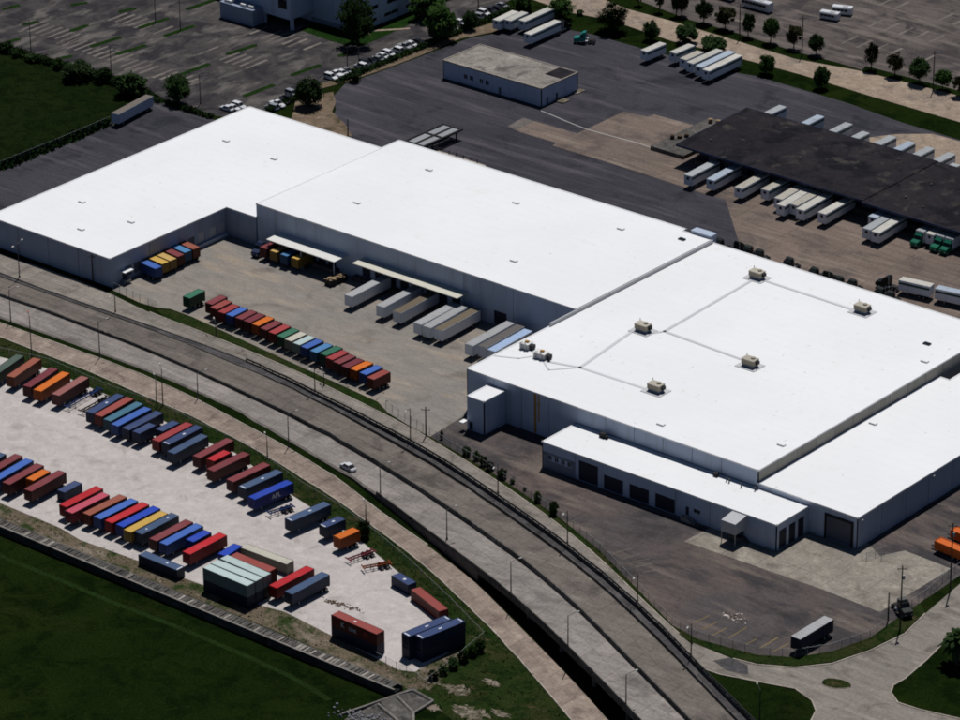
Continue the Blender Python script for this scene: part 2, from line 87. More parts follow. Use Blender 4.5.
TREES = [('tree',-128.23,229.97,3.1,5.5),('tree',-119.49,229.06,2.9,6.5),('tree',-113.41,229.65,3.8,8.1),('tree',-112.19,230.91,4.6,7.7),('tree',-102.82,229.62,5.7,7.7),('tree',-94.81,229.72,6.3,7.7),('tree',-85.12,228.42,4.4,7.6),('tree',-76.95,228.76,5.1,8.0),('tree',-68.69,229.21,4.9,7.8),('tree',-60.09,228.77,5.1,6.9),('tree',-40.32,229.06,4.8,8.3),('tree',-31.9,229.19,5.3,7.5),('tree',-22.86,228.57,6.4,8.4),('tree',-14.7,228.61,5.5,6.1),('tree',-7.8,227.69,5.1,6.6),('bushy',-62.41,206.68,5.4,6.1),('bushy',-42.91,207.25,4.8,7.3),('bushy',-120.37,206.85,9.9,9.2),('bushy',-106.53,208.2,5.3,6.3),('bushy',-96.64,212.97,7.2,6.2),('bush',-86.15,212.48,8.4,4.8),('bushy',-139.07,205.53,7.7,7.1),('bush',-152.73,203.15,6.7,5.1),('bush',-137.16,212.04,2.5,1.8),('bushy',-173.33,149.39,10.9,15.7),('bush',-153.24,125.84,3.9,4.5),('bushy',-156.39,168.5,9.8,10.9),('bushy',-171.6,180.16,10.7,8.6),('bushy',-155.04,180.73,4.6,6.5),('bushy',-150.36,102.48,8.2,8.8),('bushy',-182.15,80.69,7.6,9.1),('bush',-197.31,76.75,9.5,7.1),('bush',-218.61,75.85,9.2,5.8),('bush',-211.09,79.26,5.5,4.6),('bush',-229.33,78.68,3.7,3.6),('bush',-252.27,79.21,5.3,3.2),('bush',-239.97,78.2,4.5,2.4),('bush',-246.25,77.23,2.3,2.8),('bush',21.78,-40.46,1.0,2.5),('bush',32.17,-43.45,2.4,2.4),('bush',35.69,-43.94,1.9,2.5),('bush',38.81,-45.19,1.9,2.9),('bush',41.46,-45.9,2.2,2.4),('bush',46.47,-47.5,2.6,2.6),('bush',50.18,-48.09,1.3,1.5),('bush',54.77,-49.18,0.9,1.1),('bush',60.75,-51.76,2.0,2.8),('bush',67.85,-54.54,2.4,3.7),('bush',96.22,-130.73,2.5,2.3),('bush',96.47,-127.72,2.3,2.3),('bush',96.49,-124.41,2.7,2.7),('bush',96.28,-120.81,2.5,2.9),('bush',96.16,-117.58,2.5,2.7),('bush',96.23,-115.13,2.4,3.1),('bush',41.35,-90.89,3.4,4.7)]
PALM = (179.57,-54.4)
CARS = [(-167.03,85.44),(-165.94,86.82),(-165.4,88.79),(-157.38,94.21),(-157.86,96.88),(-158.35,99.56),(-159.11,102.55),(-160.14,105.85),(-160.22,123.04),(-160.44,125.51),(-160.15,127.86),(-160.1,130.02),(-159.34,135.44),(-159.56,137.94),(-159.51,140.14),(-159.77,143.16),(-159.76,145.87),(-159.47,148.27),(-159.83,152.34),(-159.91,156.11),(-159.9,158.86),(-159.89,161.63),(-159.63,170.16),(-159.66,173.48),(-159.7,176.81),(-160.72,182.75),(-160.04,186.7),(-160.08,190.08),(-160.12,193.48),(-160.11,196.35),(-160.1,199.24),(-160.09,202.13)]
SEDAN = (15.55,-67.41)
BUS = [(-97.68,248.94),(-108.1,246.96)]
VANS = [(-75.03,256.83),(-75.5,263.31)]
TEAL_TRACTOR = (-120.62,193.74)
ORANGE_TRAILER = [(148.75,-13.73),(148.55,-6.93)]
CABS = [(5.44,91.32),(10.36,92.71),(14.21,92.39),(18.05,92.07),(27.31,92.77),(36.23,91.57),(40.17,91.43),(44.67,90.92),(48.4,91.46),(56.96,91.82),(60.42,91.35)]
FLUME_FAR = [(-27.1,-140.21),(-6.27,-139.3),(17.39,-139.7),(42.84,-139.65),(64.99,-138.8),(78.78,-139.03),(93.43,-139.46)]
FLUME_NEAR = [(-24.55,-142.67),(-3.13,-142.42),(19.38,-141.75),(44.51,-141.43),(67.69,-141.78),(80.82,-141.32),(94.79,-142.22)]
APRON = [[(94.74,-143.83),(94.49,-146.77),(102.04,-149.32),(109.31,-156.74),(99.61,-164.63),(92.99,-155.61)],[(94.54,-146.19),(95.39,-141.66),(102.74,-144.97),(111.41,-155.03),(109.31,-156.74),(102.04,-149.32)],[(95.39,-141.66),(96.35,-137.56),(102.72,-138.44),(102.68,-144.74)]]
APRON_RIBS = [[(94.96,-147.29,0.8),(101.98,-149.26,0.35),(109.4,-156.22,0.2)],[(96.26,-142.64,1.15),(102.93,-145.03,0.5),(111.26,-154.71,0.2)],[(95.14,-143.31,0.8),(97.22,-138.55,1.15),(102.72,-138.44,0.4),(102.93,-145.03,0.5)],[(95.03,-143.18,0.7),(93.08,-149.02,0.4),(91.15,-154.5,0.2)]]
APRON_OLD = [[(90.81,-154.75),(92.82,-145.84),(94.23,-153.32),(96.46,-156.89),(92.55,-158.29)],[(93.32,-146.41),(94.75,-141.58),(100.02,-144.42),(106.41,-149.13),(99.89,-154.43),(94.64,-153.77)],[(94.81,-141.64),(96.44,-137.56),(102.53,-138.39),(102.55,-144.1)]]
APRON_OUTLINE = [(90.43,-155.4),(92.49,-146.0),(94.24,-140.45),(96.06,-137.12),(102.25,-138.06),(102.13,-143.89),(106.64,-149.39),(93.88,-159.78)]
RUBBLE = (97.07,-153.56)
STALL_LINES = [[124.24,-75.41,125.24,-70.66,1],[127.63,-76.57,128.36,-71.76,1],[131.0,-77.72,131.51,-72.92,1],[134.5,-76.32,134.69,-69.85,1],[139.11,-76.44,139.52,-72.73,1],[142.52,-75.58,142.75,-69.14,1],[145.65,-74.96,146.12,-69.77,1],[90.67,-60.27,92.26,-56.46,0],[93.79,-61.19,95.43,-57.45,0],[96.06,-61.95,98.49,-57.68,0],[98.27,-62.95,100.41,-59.25,0],[101.26,-63.72,103.1,-61.2,0]]
DEBRIS = (128.3,-68.86)
FENCE_YARD_ROAD = [(-109.27,-75.22),(-96.54,-73.45),(-81.58,-70.55),(-59.14,-71.91),(-42.36,-71.53),(-27.02,-73.49),(-9.39,-74.69),(12.79,-81.32),(28.33,-84.63),(43.27,-89.33),(58.78,-95.01),(77.44,-103.04),(93.56,-110.57)]
FENCE_YARD_SOUTH = [(93.56,-110.57),(95.24,-120.7),(97.32,-134.76),(94.02,-133.54),(81.13,-132.18)]
FENCE_DOCK = [(-102.79,-26.62),(-91.47,-28.15),(-84.95,-28.56)]
FENCE_DOCK2 = [(0.32,-36.26),(7.98,-38.01),(15.36,-39.88),(26.45,-42.87),(42.32,-46.56),(55.69,-50.55),(69.94,-54.8),(87.31,-61.84),(105.07,-70.94),(121.29,-79.28),(129.38,-80.88),(143.77,-78.39),(150.81,-74.09),(155.47,-66.87),(158.4,-56.71),(158.44,-51.43)]
FENCE_GATE = [(157.6,-42.09),(157.36,-33.91),(156.05,-22.83),(155.94,-11.77)]
FENCE_NORTH = [(-186.13,-10.02),(-186.41,13.15),(-186.14,36.46),(-186.47,56.96)]
LITTER = [54.32,-118.82,64.41,-117.81]
MARGIN = [(-57.79,-130.43),(-37.63,-130.21),(-17.6,-130.36),(4.75,-130.11),(27.69,-129.51),(43.41,-127.68),(64.42,-128.44),(86.27,-130.84),(90.45,-117.72),(94.83,-118.18),(98.71,-134.74),(95.39,-137.43),(62.64,-136.28),(20.49,-136.59),(-9.06,-136.89),(-30.22,-137.35),(-49.71,-138.01)]
TRACK = [(-23.65,-150.01),(-12.48,-149.75),(1.66,-149.42),(18.09,-149.45),(35.2,-148.65),(55.32,-148.59),(71.4,-149.14),(84.98,-151.42)]
WEED_LINE = [(-188.79,-7.53),(-189.1,15.74),(-188.33,38.62),(-188.58,58.27),(-184.92,56.2),(-184.52,34.85),(-184.8,11.6),(-184.55,-11.51)]
DUMPSTER = (-59.98,12.92)
DARK_TRUCK = (157.79,-44.31)

# ------------------------------------------------------------------ materials
MATS = {}
def _nodes(name):
    m = bpy.data.materials.new(name); m.use_nodes = True
    nt = m.node_tree; b = nt.nodes['Principled BSDF']
    MATS[name] = m
    return m, nt, b
def _noise(nt, vec, scale, detail=4.0, rough=0.6, dist=0.0):
    n = nt.nodes.new('ShaderNodeTexNoise'); n.inputs['Scale'].default_value = scale
    n.inputs['Detail'].default_value = detail; n.inputs['Roughness'].default_value = rough
    n.inputs['Distortion'].default_value = dist
    nt.links.new(vec, n.inputs['Vector']); return n.outputs['Fac']
def _ramp(nt, fac, lo, hi):
    r = nt.nodes.new('ShaderNodeMapRange'); r.inputs['From Min'].default_value = lo; r.inputs['From Max'].default_value = hi
    r.interpolation_type = 'SMOOTHSTEP'
    nt.links.new(fac, r.inputs['Value']); return r.outputs[0]
def _mix(nt, fac, a, b, mode='MIX'):
    n = nt.nodes.new('ShaderNodeMix'); n.data_type = 'RGBA'; n.blend_type = mode
    if isinstance(fac, (int, float)): n.inputs[0].default_value = fac
    else: nt.links.new(fac, n.inputs[0])
    for i, v in ((6, a), (7, b)):
        if isinstance(v, tuple): n.inputs[i].default_value = (*v[:3], 1)
        else: nt.links.new(v, n.inputs[i])
    return n.outputs[2]
def _math(nt, op, a, b):
    n = nt.nodes.new('ShaderNodeMath'); n.operation = op
    for i, v in ((0, a), (1, b)):
        if isinstance(v, (int, float)): n.inputs[i].default_value = v
        else: nt.links.new(v, n.inputs[i])
    return n.outputs[0]
def _world_vec(nt, sc=(1, 1, 1), rot=0.0):
    g = nt.nodes.new('ShaderNodeNewGeometry'); m = nt.nodes.new('ShaderNodeMapping')
    m.inputs['Scale'].default_value = sc; m.inputs['Rotation'].default_value = (0, 0, rot)
    nt.links.new(g.outputs['Position'], m.inputs['Vector']); return m.outputs[0]
def _obj_vec(nt):
    t = nt.nodes.new('ShaderNodeTexCoord'); return t.outputs['Object']
def _random(nt):
    return nt.nodes.new('ShaderNodeObjectInfo').outputs['Random']
def _bump(nt, b, h, dist, strength=0.6):
    n = nt.nodes.new('ShaderNodeBump'); n.inputs['Distance'].default_value = dist; n.inputs['Strength'].default_value = strength
    nt.links.new(h, n.inputs['Height']); nt.links.new(n.outputs[0], b.inputs['Normal'])

def ground_mat(name, base, alt, dark, light, big=0.02, mid=0.12, fine=1.4, rough=0.9, streak=None, vary=0.0, dk=(0.50, 0.68), lt=(0.52, 0.70), amp=.20):
    """weathered pavement: base/alt swap over metres, dark stains, light wear, fine grain"""
    m, nt, b = _nodes(name)
    v = _world_vec(nt)
    c = _mix(nt, _ramp(nt, _noise(nt, v, big, 5, .6, .4), .35, .65), base, alt)
    c = _mix(nt, _math(nt, 'MULTIPLY', _ramp(nt, _noise(nt, v, mid, 6, .65, .6), *dk), .85), c, dark)
    v2 = _world_vec(nt, streak[0], streak[1]) if streak else v
    c = _mix(nt, _math(nt, 'MULTIPLY', _ramp(nt, _noise(nt, v2, mid * 1.7, 5, .6, .3), *lt), .8), c, light)
    fg = _noise(nt, v, fine, 5, .75)
    mg = nt.nodes.new('ShaderNodeMapRange'); mg.inputs['To Min'].default_value = 1 - amp; mg.inputs['To Max'].default_value = 1 + amp
    mg.inputs['From Min'].default_value = .32; mg.inputs['From Max'].default_value = .68
    nt.links.new(_noise(nt, v2, .38, 5, .7, .5), mg.inputs[0])
    g = nt.nodes.new('ShaderNodeMapRange'); g.inputs['To Min'].default_value = 1 - amp * 1.5; g.inputs['To Max'].default_value = 1 + amp * 1.5
    g.inputs['From Min'].default_value = .25; g.inputs['From Max'].default_value = .75
    nt.links.new(fg, g.inputs[0])
    gg = _math(nt, 'MULTIPLY', g.outputs[0], mg.outputs[0])
    if vary:
        r = nt.nodes.new('ShaderNodeMapRange'); r.inputs['To Min'].default_value = 1 - vary; r.inputs['To Max'].default_value = 1 + vary
        nt.links.new(_random(nt), r.inputs[0]); gg = _math(nt, 'MULTIPLY', gg, r.outputs[0])
    cb = nt.nodes.new('ShaderNodeCombineXYZ')
    for i in range(3): nt.links.new(gg, cb.inputs[i])
    c = _mix(nt, 1.0, c, cb.outputs[0], 'MULTIPLY')
    nt.links.new(c, b.inputs['Base Color']); b.inputs['Roughness'].default_value = rough
    b.inputs['Specular IOR Level'].default_value = .04
    _bump(nt, b, fg, .05, .5)
    return m

def paint_mat(name, col, dirt=(0.10, 0.08, 0.06), amount=.45, rough=.45, scale=.7, vary=.12, metallic=0.0, streaks=False, fade=.0, spec=.14):
    """painted or bare sheet: tint varies per object, patchy dirt, optional run-down streaks"""
    m, nt, b = _nodes(name)
    v = _world_vec(nt, (1, 1, .12) if streaks else (1, 1, 1))
    d = _math(nt, 'MULTIPLY', _ramp(nt, _noise(nt, v, scale, 6, .68, .5), .48, .8), amount)
    base = col
    if fade:
        base = _mix(nt, _math(nt, 'MULTIPLY', _ramp(nt, _noise(nt, _world_vec(nt), scale * .5, 5, .6), .4, .7), fade), col, tuple(min(.9, .35 + .6 * x) for x in col))
    c = _mix(nt, d, base, dirt)
    if vary:
        r = nt.nodes.new('ShaderNodeMapRange'); r.inputs['To Min'].default_value = 1 - vary; r.inputs['To Max'].default_value = 1 + vary
        nt.links.new(_random(nt), r.inputs[0])
        cb = nt.nodes.new('ShaderNodeCombineXYZ')
        for i in range(3): nt.links.new(r.outputs[0], cb.inputs[i])
        c = _mix(nt, 1.0, c, cb.outputs[0], 'MULTIPLY')
    nt.links.new(c, b.inputs['Base Color'])
    b.inputs['Roughness'].default_value = rough; b.inputs['Metallic'].default_value = metallic
    b.inputs['Specular IOR Level'].default_value = spec
    return m

def leaf_mat(name, c1, c2, c3):
    m, nt, b = _nodes(name)
    n = _noise(nt, _world_vec(nt), .55, 3, .6)
    c = _mix(nt, _ramp(nt, n, .35, .65), c1, c2)
    c = _mix(nt, _ramp(nt, _noise(nt, _world_vec(nt), 3.0, 2, .6), .55, .75), c, c3)
    r = nt.nodes.new('ShaderNodeMapRange'); r.inputs['To Min'].default_value = .75; r.inputs['To Max'].default_value = 1.3
    nt.links.new(_random(nt), r.inputs[0])
    cb = nt.nodes.new('ShaderNodeCombineXYZ')
    for i in range(3): nt.links.new(r.outputs[0], cb.inputs[i])
    c = _mix(nt, 1.0, c, cb.outputs[0], 'MULTIPLY')
    nt.links.new(c, b.inputs['Base Color']); b.inputs['Roughness'].default_value = .75
    b.inputs['Specular IOR Level'].default_value = .04
    return m

def grass_mat(name, c1, c2, c3, earth, earth_at=(.64, .74), big=.03, mid=.25, fine=1.8):
    m, nt, b = _nodes(name)
    v = _world_vec(nt)
    c = _mix(nt, _ramp(nt, _noise(nt, v, big, 5, .6, .5), .35, .65), c1, c2)
    c = _mix(nt, _ramp(nt, _noise(nt, v, mid, 6, .7, .8), .44, .62), c, c3)
    c = _mix(nt, _math(nt, 'MULTIPLY', _ramp(nt, _noise(nt, v, mid * 3.1, 5, .7, 1.2), .50, .66), .7), c, c2)
    c = _mix(nt, _ramp(nt, _noise(nt, _world_vec(nt, (1, 1.8, 1)), big * 2.3, 6, .68, .6), *earth_at), c, earth)
    f = _noise(nt, v, fine, 5, .75)
    g = nt.nodes.new('ShaderNodeMapRange'); g.inputs['To Min'].default_value = .45; g.inputs['To Max'].default_value = 1.55
    g.inputs['From Min'].default_value = .3; g.inputs['From Max'].default_value = .7
    nt.links.new(f, g.inputs[0]); cb = nt.nodes.new('ShaderNodeCombineXYZ')
    for i in range(3): nt.links.new(g.outputs[0], cb.inputs[i])
    c = _mix(nt, 1.0, c, cb.outputs[0], 'MULTIPLY')
    nt.links.new(c, b.inputs['Base Color']); b.inputs['Roughness'].default_value = .95
    b.inputs['Specular IOR Level'].default_value = .0
    _bump(nt, b, f, .35, .8)
    return m

def mesh_mat(name, col, alpha):
    m, nt, b = _nodes(name)
    b.inputs['Base Color'].default_value = (*col, 1); b.inputs['Roughness'].default_value = .6
    b.inputs['Alpha'].default_value = alpha
    return m

ground_mat('concrete_road', (.222, .198, .183), (.25, .225, .207), (.14, .124, .115), (.29, .26, .238), big=.018, mid=.10, vary=.075, streak=((.25, 1.6, 1), -.05))
ground_mat('concrete_old', (0.133, 0.115, 0.102), (0.155, 0.133, 0.117), (0.083, 0.071, 0.065), (0.189, 0.163, 0.143), big=.018, mid=.10, vary=.08, streak=((.25, 1.6, 1), -.05))
ground_mat('concrete_frontage', (.208, .184, .162), (.235, .208, .182), (.125, .108, .096), (.28, .25, .215), big=.02, mid=.12, vary=.08, streak=((.3, 1.6, 1), -.1))
ground_mat('concrete_warm', (0.236, 0.186, 0.154), (0.269, 0.213, 0.177), (0.132, 0.103, 0.087), (0.325, 0.260, 0.216), big=.02, mid=.12, vary=.12)
ground_mat('walkway_asphalt', (.060, .057, .060), (.072, .068, .068), (.035, .034, .036), (.10, .095, .09), big=.05, mid=.2, vary=.2)
ground_mat('joint', (.13, .116, .105), (.145, .13, .117), (.085, .076, .07), (.17, .153, .138))
ground_mat('shell', (.445, .402, .382), (.485, .440, .418), (.345, .308, .288), (.53, .485, .462), big=.03, mid=.16, fine=2.2, dk=(.52, .70), amp=.12)
ground_mat('dock_concrete', (0.252, 0.223, 0.193), (0.226, 0.206, 0.187), (0.147, 0.128, 0.112), (0.331, 0.268, 0.205), big=.022, mid=.075, fine=1.3, dk=(.50, .70), streak=((.35, 1.2, 1), .9), amp=.13)
ground_mat('yard_asphalt', (.112, .086, .077), (.076, .067, .067), (.042, .039, .042), (.165, .132, .112), big=.018, mid=.06, dk=(.45, .64), lt=(.50, .68), streak=((.3, 1.4, 1), -.35))
ground_mat('pad_concrete', (.26, .235, .20), (.225, .20, .17), (.15, .13, .11), (.33, .29, .24), big=.05, mid=.13, vary=.06)
ground_mat('rear_asphalt', (0.041, 0.040, 0.048), (0.055, 0.052, 0.062), (0.025, 0.025, 0.032), (0.089, 0.083, 0.091), big=.015, mid=.07, lt=(.50, .70), streak=((.16, 1.7, 1), -.25))
ground_mat('lot_asphalt', (.050, .045, .046), (.076, .068, .066), (.026, .024, .028), (.140, .126, .115), big=.03, mid=.09, dk=(.43, .60), lt=(.50, .68), streak=((1.3, .5, 1), 0.2))
ground_mat('east_asphalt', (.088, .074, .070), (.118, .100, .092), (.045, .039, .040), (.175, .148, .128), big=.03, mid=.09, dk=(.44, .62), lt=(.50, .68), streak=((.25, 1.8, 1), -.5))
ground_mat('rear_concrete', (0.174, 0.134, 0.112), (0.149, 0.116, 0.099), (0.094, 0.075, 0.068), (0.226, 0.182, 0.149), big=.02, mid=.08, dk=(.47, .66), vary=.06, streak=((.2, 1.6, 1), -.3))
ground_mat('beige_concrete', (.30, .232, .175), (.27, .21, .165), (.17, .14, .12), (.38, .31, .24), big=.03, mid=.12)
ground_mat('dirt', (.125, .090, .060), (.155, .115, .08), (.05, .045, .025), (.24, .19, .14), big=.06, mid=.2)
ground_mat('kerb', (.33, .29, .25), (.38, .33, .28), (.18, .15, .13), (.45, .4, .35), big=.1, mid=.3)
ground_mat('barrier', (.205, .19, .172), (.235, .215, .195), (.10, .092, .085), (.30, .27, .25), big=.05, mid=.3)
ground_mat('dark_concrete', (.085, .080, .074), (.105, .097, .09), (.04, .038, .036), (.18, .165, .15), big=.06, mid=.3, vary=.25)
ground_mat('shaded_concrete', (.042, .040, .038), (.055, .051, .048), (.02, .019, .019), (.09, .083, .077), big=.06, mid=.3, vary=.2)  # for the flume walls: shade put into the concrete colour
ground_mat('pale_concrete', (.25, .225, .20), (.30, .27, .24), (.12, .105, .095), (.36, .33, .30), big=.08, mid=.3, vary=.15)
ground_mat('black_roof', (0.019, 0.017, 0.020), (0.027, 0.024, 0.027), (0.009, 0.009, 0.012), (0.062, 0.055, 0.050), big=.03, mid=.11, dk=(.46, .62), lt=(.56, .72))
ground_mat('grey_roof', (.20, .18, .16), (.26, .235, .21), (.085, .078, .074), (.34, .31, .28), big=.05, mid=.13, dk=(.5, .68))
ground_mat('sand', (.19, .15, .118), (.225, .185, .15), (.055, .055, .03), (.28, .24, .2), big=.2, mid=.45, dk=(.42, .56))
grass_mat('grass', (.0070, .0150, .0032), (.0120, .0200, .0042), (.0045, .0095, .0024), (.020, .024, .008), earth_at=(.58, .80), big=.02, mid=.085)
grass_mat('verge_grass', (.015, .032, .007), (.030, .034, .012), (.009, .020, .005), (.085, .060, .037), earth_at=(.58, .72), big=.06)
grass_mat('margin', (.115, .090, .062), (.150, .118, .085), (.028, .045, .014), (.22, .18, .14), earth_at=(.52, .66), big=.05, mid=.16)
grass_mat('track_grass', (.012, .022, .006), (.015, .026, .007), (.014, .032, .008), (.05, .05, .022), big=.08)
grass_mat('lawn', (.011, .030, .006), (.014, .036, .007), (.008, .022, .005), (.05, .06, .02), earth_at=(.76, .86), big=.08)
grass_mat('field', (.0068, .0135, .0036), (.011, .0175, .0048), (.0042, .0085, .0028), (.020, .020, .009), earth_at=(.70, .82), big=.04)

def roof_white():
    m, nt, b = _nodes('white_roof')
    v = _world_vec(nt)
    c = _mix(nt, _ramp(nt, _noise(nt, v, .025, 4, .6), .35, .65), (.81, .81, .815), (.775, .775, .78))
    c = _mix(nt, _math(nt, 'MULTIPLY', _ramp(nt, _noise(nt, v, .22, 6, .7, .4), .56, .76), .32), c, (.66, .63, .57))
    c = _mix(nt, _math(nt, 'MULTIPLY', _ramp(nt, _noise(nt, v, .75, 3, .5), .68, .73), .45), c, (.50, .43, .33))
    g = nt.nodes.new('ShaderNodeTexWave'); g.bands_direction = 'Y'; g.inputs['Scale'].default_value = .085
    g.inputs['Distortion'].default_value = .4; nt.links.new(v, g.inputs['Vector'])
    c = _mix(nt, _math(nt, 'MULTIPLY', _ramp(nt, g.outputs['Fac'], .92, 1.0), .07), c, (.55, .55, .56))
    nt.links.new(c, b.inputs['Base Color']); b.inputs['Roughness'].default_value = .7
    b.inputs['Specular IOR Level'].default_value = .2
roof_white()
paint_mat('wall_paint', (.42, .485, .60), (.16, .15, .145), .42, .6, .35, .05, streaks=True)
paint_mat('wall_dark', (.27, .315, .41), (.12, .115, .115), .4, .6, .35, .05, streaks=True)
paint_mat('wall_grey', (.30, .285, .255), (.12, .11, .10), .6, .75, .5, .10, streaks=True)
paint_mat('office_paint', (.40, .46, .58), (.22, .20, .19), .4, .6, .4, .05, streaks=True)
paint_mat('wall_lower', (.20, .23, .28), (.1, .1, .1), .4, .6, .4, .05)
paint_mat('coping', (.55, .56, .58), (.2, .2, .2), .3, .4, .6, .05)
paint_mat('door_dark', (.030, .034, .050), (.02, .02, .022), .4, .5, .6, .2)
paint_mat('door_grey', (.11, .12, .15), (.05, .05, .05), .4, .5, .6, .15)
paint_mat('door_pale', (.42, .44, .48), (.2, .2, .2), .3, .5, .6, .1)
paint_mat('canopy_white', (.70, .69, .65), (.35, .31, .25), .4, .5, .5, .03)
paint_mat('canopy_cream', (.60, .575, .49), (.3, .27, .2), .4, .5, .5, .03)
paint_mat('unit_tan', (.33, .29, .225), (.12, .1, .08), .5, .6, 1.2, .15)
paint_mat('unit_top', (.42, .385, .32), (.2, .17, .12), .5, .6, 1.2, .1)
paint_mat('roof_grey', (.50, .50, .51), (.32, .31, .3), .5, .6, .8, .05)
paint_mat('run_grey', (.56, .56, .58), (.4, .39, .38), .4, .6, .8, .05)
paint_mat('galvanised', (.34, .35, .36), (.16, .14, .12), .5, .4, .9, .12, .4)
paint_mat('pole_metal', (.060, .058, .058), (.03, .03, .03), .4, .5, .9, .3)
paint_mat('wood_pole', (.055, .045, .038), (.02, .018, .015), .5, .9, 1.5, .2)
paint_mat('lamp_glass', (.62, .60, .55), (.3, .3, .3), .2, .3, 1, .1)
paint_mat('red_lamp', (.45, .10, .06), (.2, .05, .03), .2, .4, 1, .1)
paint_mat('tyre', (.016, .016, .017), (.05, .045, .04), .4, .85, 2, .2)
paint_mat('rim', (.30, .30, .31), (.08, .07, .06), .5, .4, 3, .2, .5)
paint_mat('frame_black', (.022, .022, .024), (.06, .045, .035), .5, .6, 1.2, .3)
paint_mat('glass_dark', (.015, .018, .022), (.03, .03, .03), .2, .12, 1, .1)
paint_mat('trailer_white', (.62, .65, .70), (.24, .22, .20), .4, .4, .5, .08, streaks=True)
paint_mat('trailer_blue', (.40, .45, .55), (.2, .2, .2), .4, .4, .5, .08, streaks=True)
paint_mat('stripe_green', (.020, .075, .052), (.02, .03, .03), .3, .4, 1, .1)
paint_mat('green_cab', (.012, .12, .072), (.01, .03, .02), .3, .3, 1, .15)
paint_mat('teal_cab', (.020, .20, .17), (.01, .05, .04), .3, .3, 1, .1)
paint_mat('dark_cab', (.009, .013, .013), (.02, .02, .02), .3, .35, 1, .3)
paint_mat('navy_cab', (.02, .03, .07), (.02, .02, .02), .3, .35, 1, .2)
paint_mat('white_paint', (.42, .41, .39), (.4, .38, .34), .5, .6, .8, .0)
paint_mat('worn_yellow', (.20, .145, .06), (.10, .08, .06), .85, .8, 1.2, .2)
paint_mat('worn_white', (.15, .13, .115), (.07, .062, .057), .85, .8, 1.2, .2)
paint_mat('car_white', (.62, .63, .65), (.4, .4, .4), .2, .2, 1, .06)
paint_mat('car_silver', (.38, .39, .41), (.2, .2, .2), .2, .25, 1, .1, .4)
paint_mat('car_dark', (.025, .027, .035), (.02, .02, .02), .2, .2, 1, .3)
paint_mat('trailer_orange', (.62, .13, .02), (.25, .08, .03), .4, .45, .8, .08)
paint_mat('bark', (.055, .042, .030), (.02, .017, .013), .5, .95, 2, .2)
paint_mat('pallet_wood', (.38, .27, .16), (.14, .10, .06), .5, .85, 1.5, .3)
paint_mat('rust_stain', (.42, .22, .05), (.07, .045, .025), .6, .8, 1.2, .2)
paint_mat('debris_white', (.42, .38, .35), (.2, .16, .12), .6, .9, 1.5, .3)
paint_mat('debris_brown', (.10, .065, .04), (.07, .05, .03), .6, .9, 1.5, .4)
paint_mat('rock', (.20, .20, .21), (.07, .07, .07), .6, .9, .8, .2)
paint_mat('letter_white', (.62, .64, .68), (.35, .35, .38), .3, .6, 1, .0)
paint_mat('letter_red', (.45, .05, .05), (.2, .04, .04), .3, .6, 1, .0)
paint_mat('water_dark', (.016, .018, .017), (.03, .03, .025), .5, .2, .3, .0)
mesh_mat('chain_link', (.10, .10, .10), .10)
leaf_mat('leaf_dark', (.016, .034, .011), (.026, .050, .014), (.040, .068, .018))
leaf_mat('leaf_green', (.022, .050, .011), (.032, .066, .014), (.050, .088, .021))
leaf_mat('leaf_brown', (.036, .042, .016), (.046, .044, .020), (.065, .058, .026))
leaf_mat('leaf_weed', (.030, .052, .014), (.050, .062, .020), (.075, .075, .030))
leaf_mat('leaf_field', (.010, .028, .006), (.016, .038, .008), (.026, .052, .011))

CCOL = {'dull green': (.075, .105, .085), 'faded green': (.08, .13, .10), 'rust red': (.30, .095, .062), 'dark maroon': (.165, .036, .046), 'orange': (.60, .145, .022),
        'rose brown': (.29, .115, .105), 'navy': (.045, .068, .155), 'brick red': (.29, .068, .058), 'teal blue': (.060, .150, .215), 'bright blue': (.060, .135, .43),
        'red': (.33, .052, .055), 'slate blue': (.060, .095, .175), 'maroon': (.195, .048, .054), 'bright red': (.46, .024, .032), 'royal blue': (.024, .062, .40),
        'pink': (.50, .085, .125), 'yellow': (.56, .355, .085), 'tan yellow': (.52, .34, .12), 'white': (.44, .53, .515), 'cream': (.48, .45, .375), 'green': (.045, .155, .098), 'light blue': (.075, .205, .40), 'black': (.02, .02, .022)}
for k, v in CCOL.items():                       # body colour darkened to paint in shade; roofs keep the plain colour
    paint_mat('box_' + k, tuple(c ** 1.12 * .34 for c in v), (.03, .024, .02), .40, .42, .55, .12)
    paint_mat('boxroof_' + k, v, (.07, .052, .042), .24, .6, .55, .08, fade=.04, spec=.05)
for k, v in {'light grey': (.36, .36, .365), 'dirty brown': (.155, .125, .085), 'dark grey': (.13, .12, .115), 'sky blue': (.32, .42, .60), 'pale blue': (.36, .42, .49), 'pale grey': (.36, .38, .39), 'tan grey': (.40, .37, .315), 'cream white': (.52, .50, .45), 'brown grey': (.16, .135, .115)}.items():
    paint_mat('lid_' + k, v, (.14, .11, .08), .5, .5, .6, .10)
M = MATS

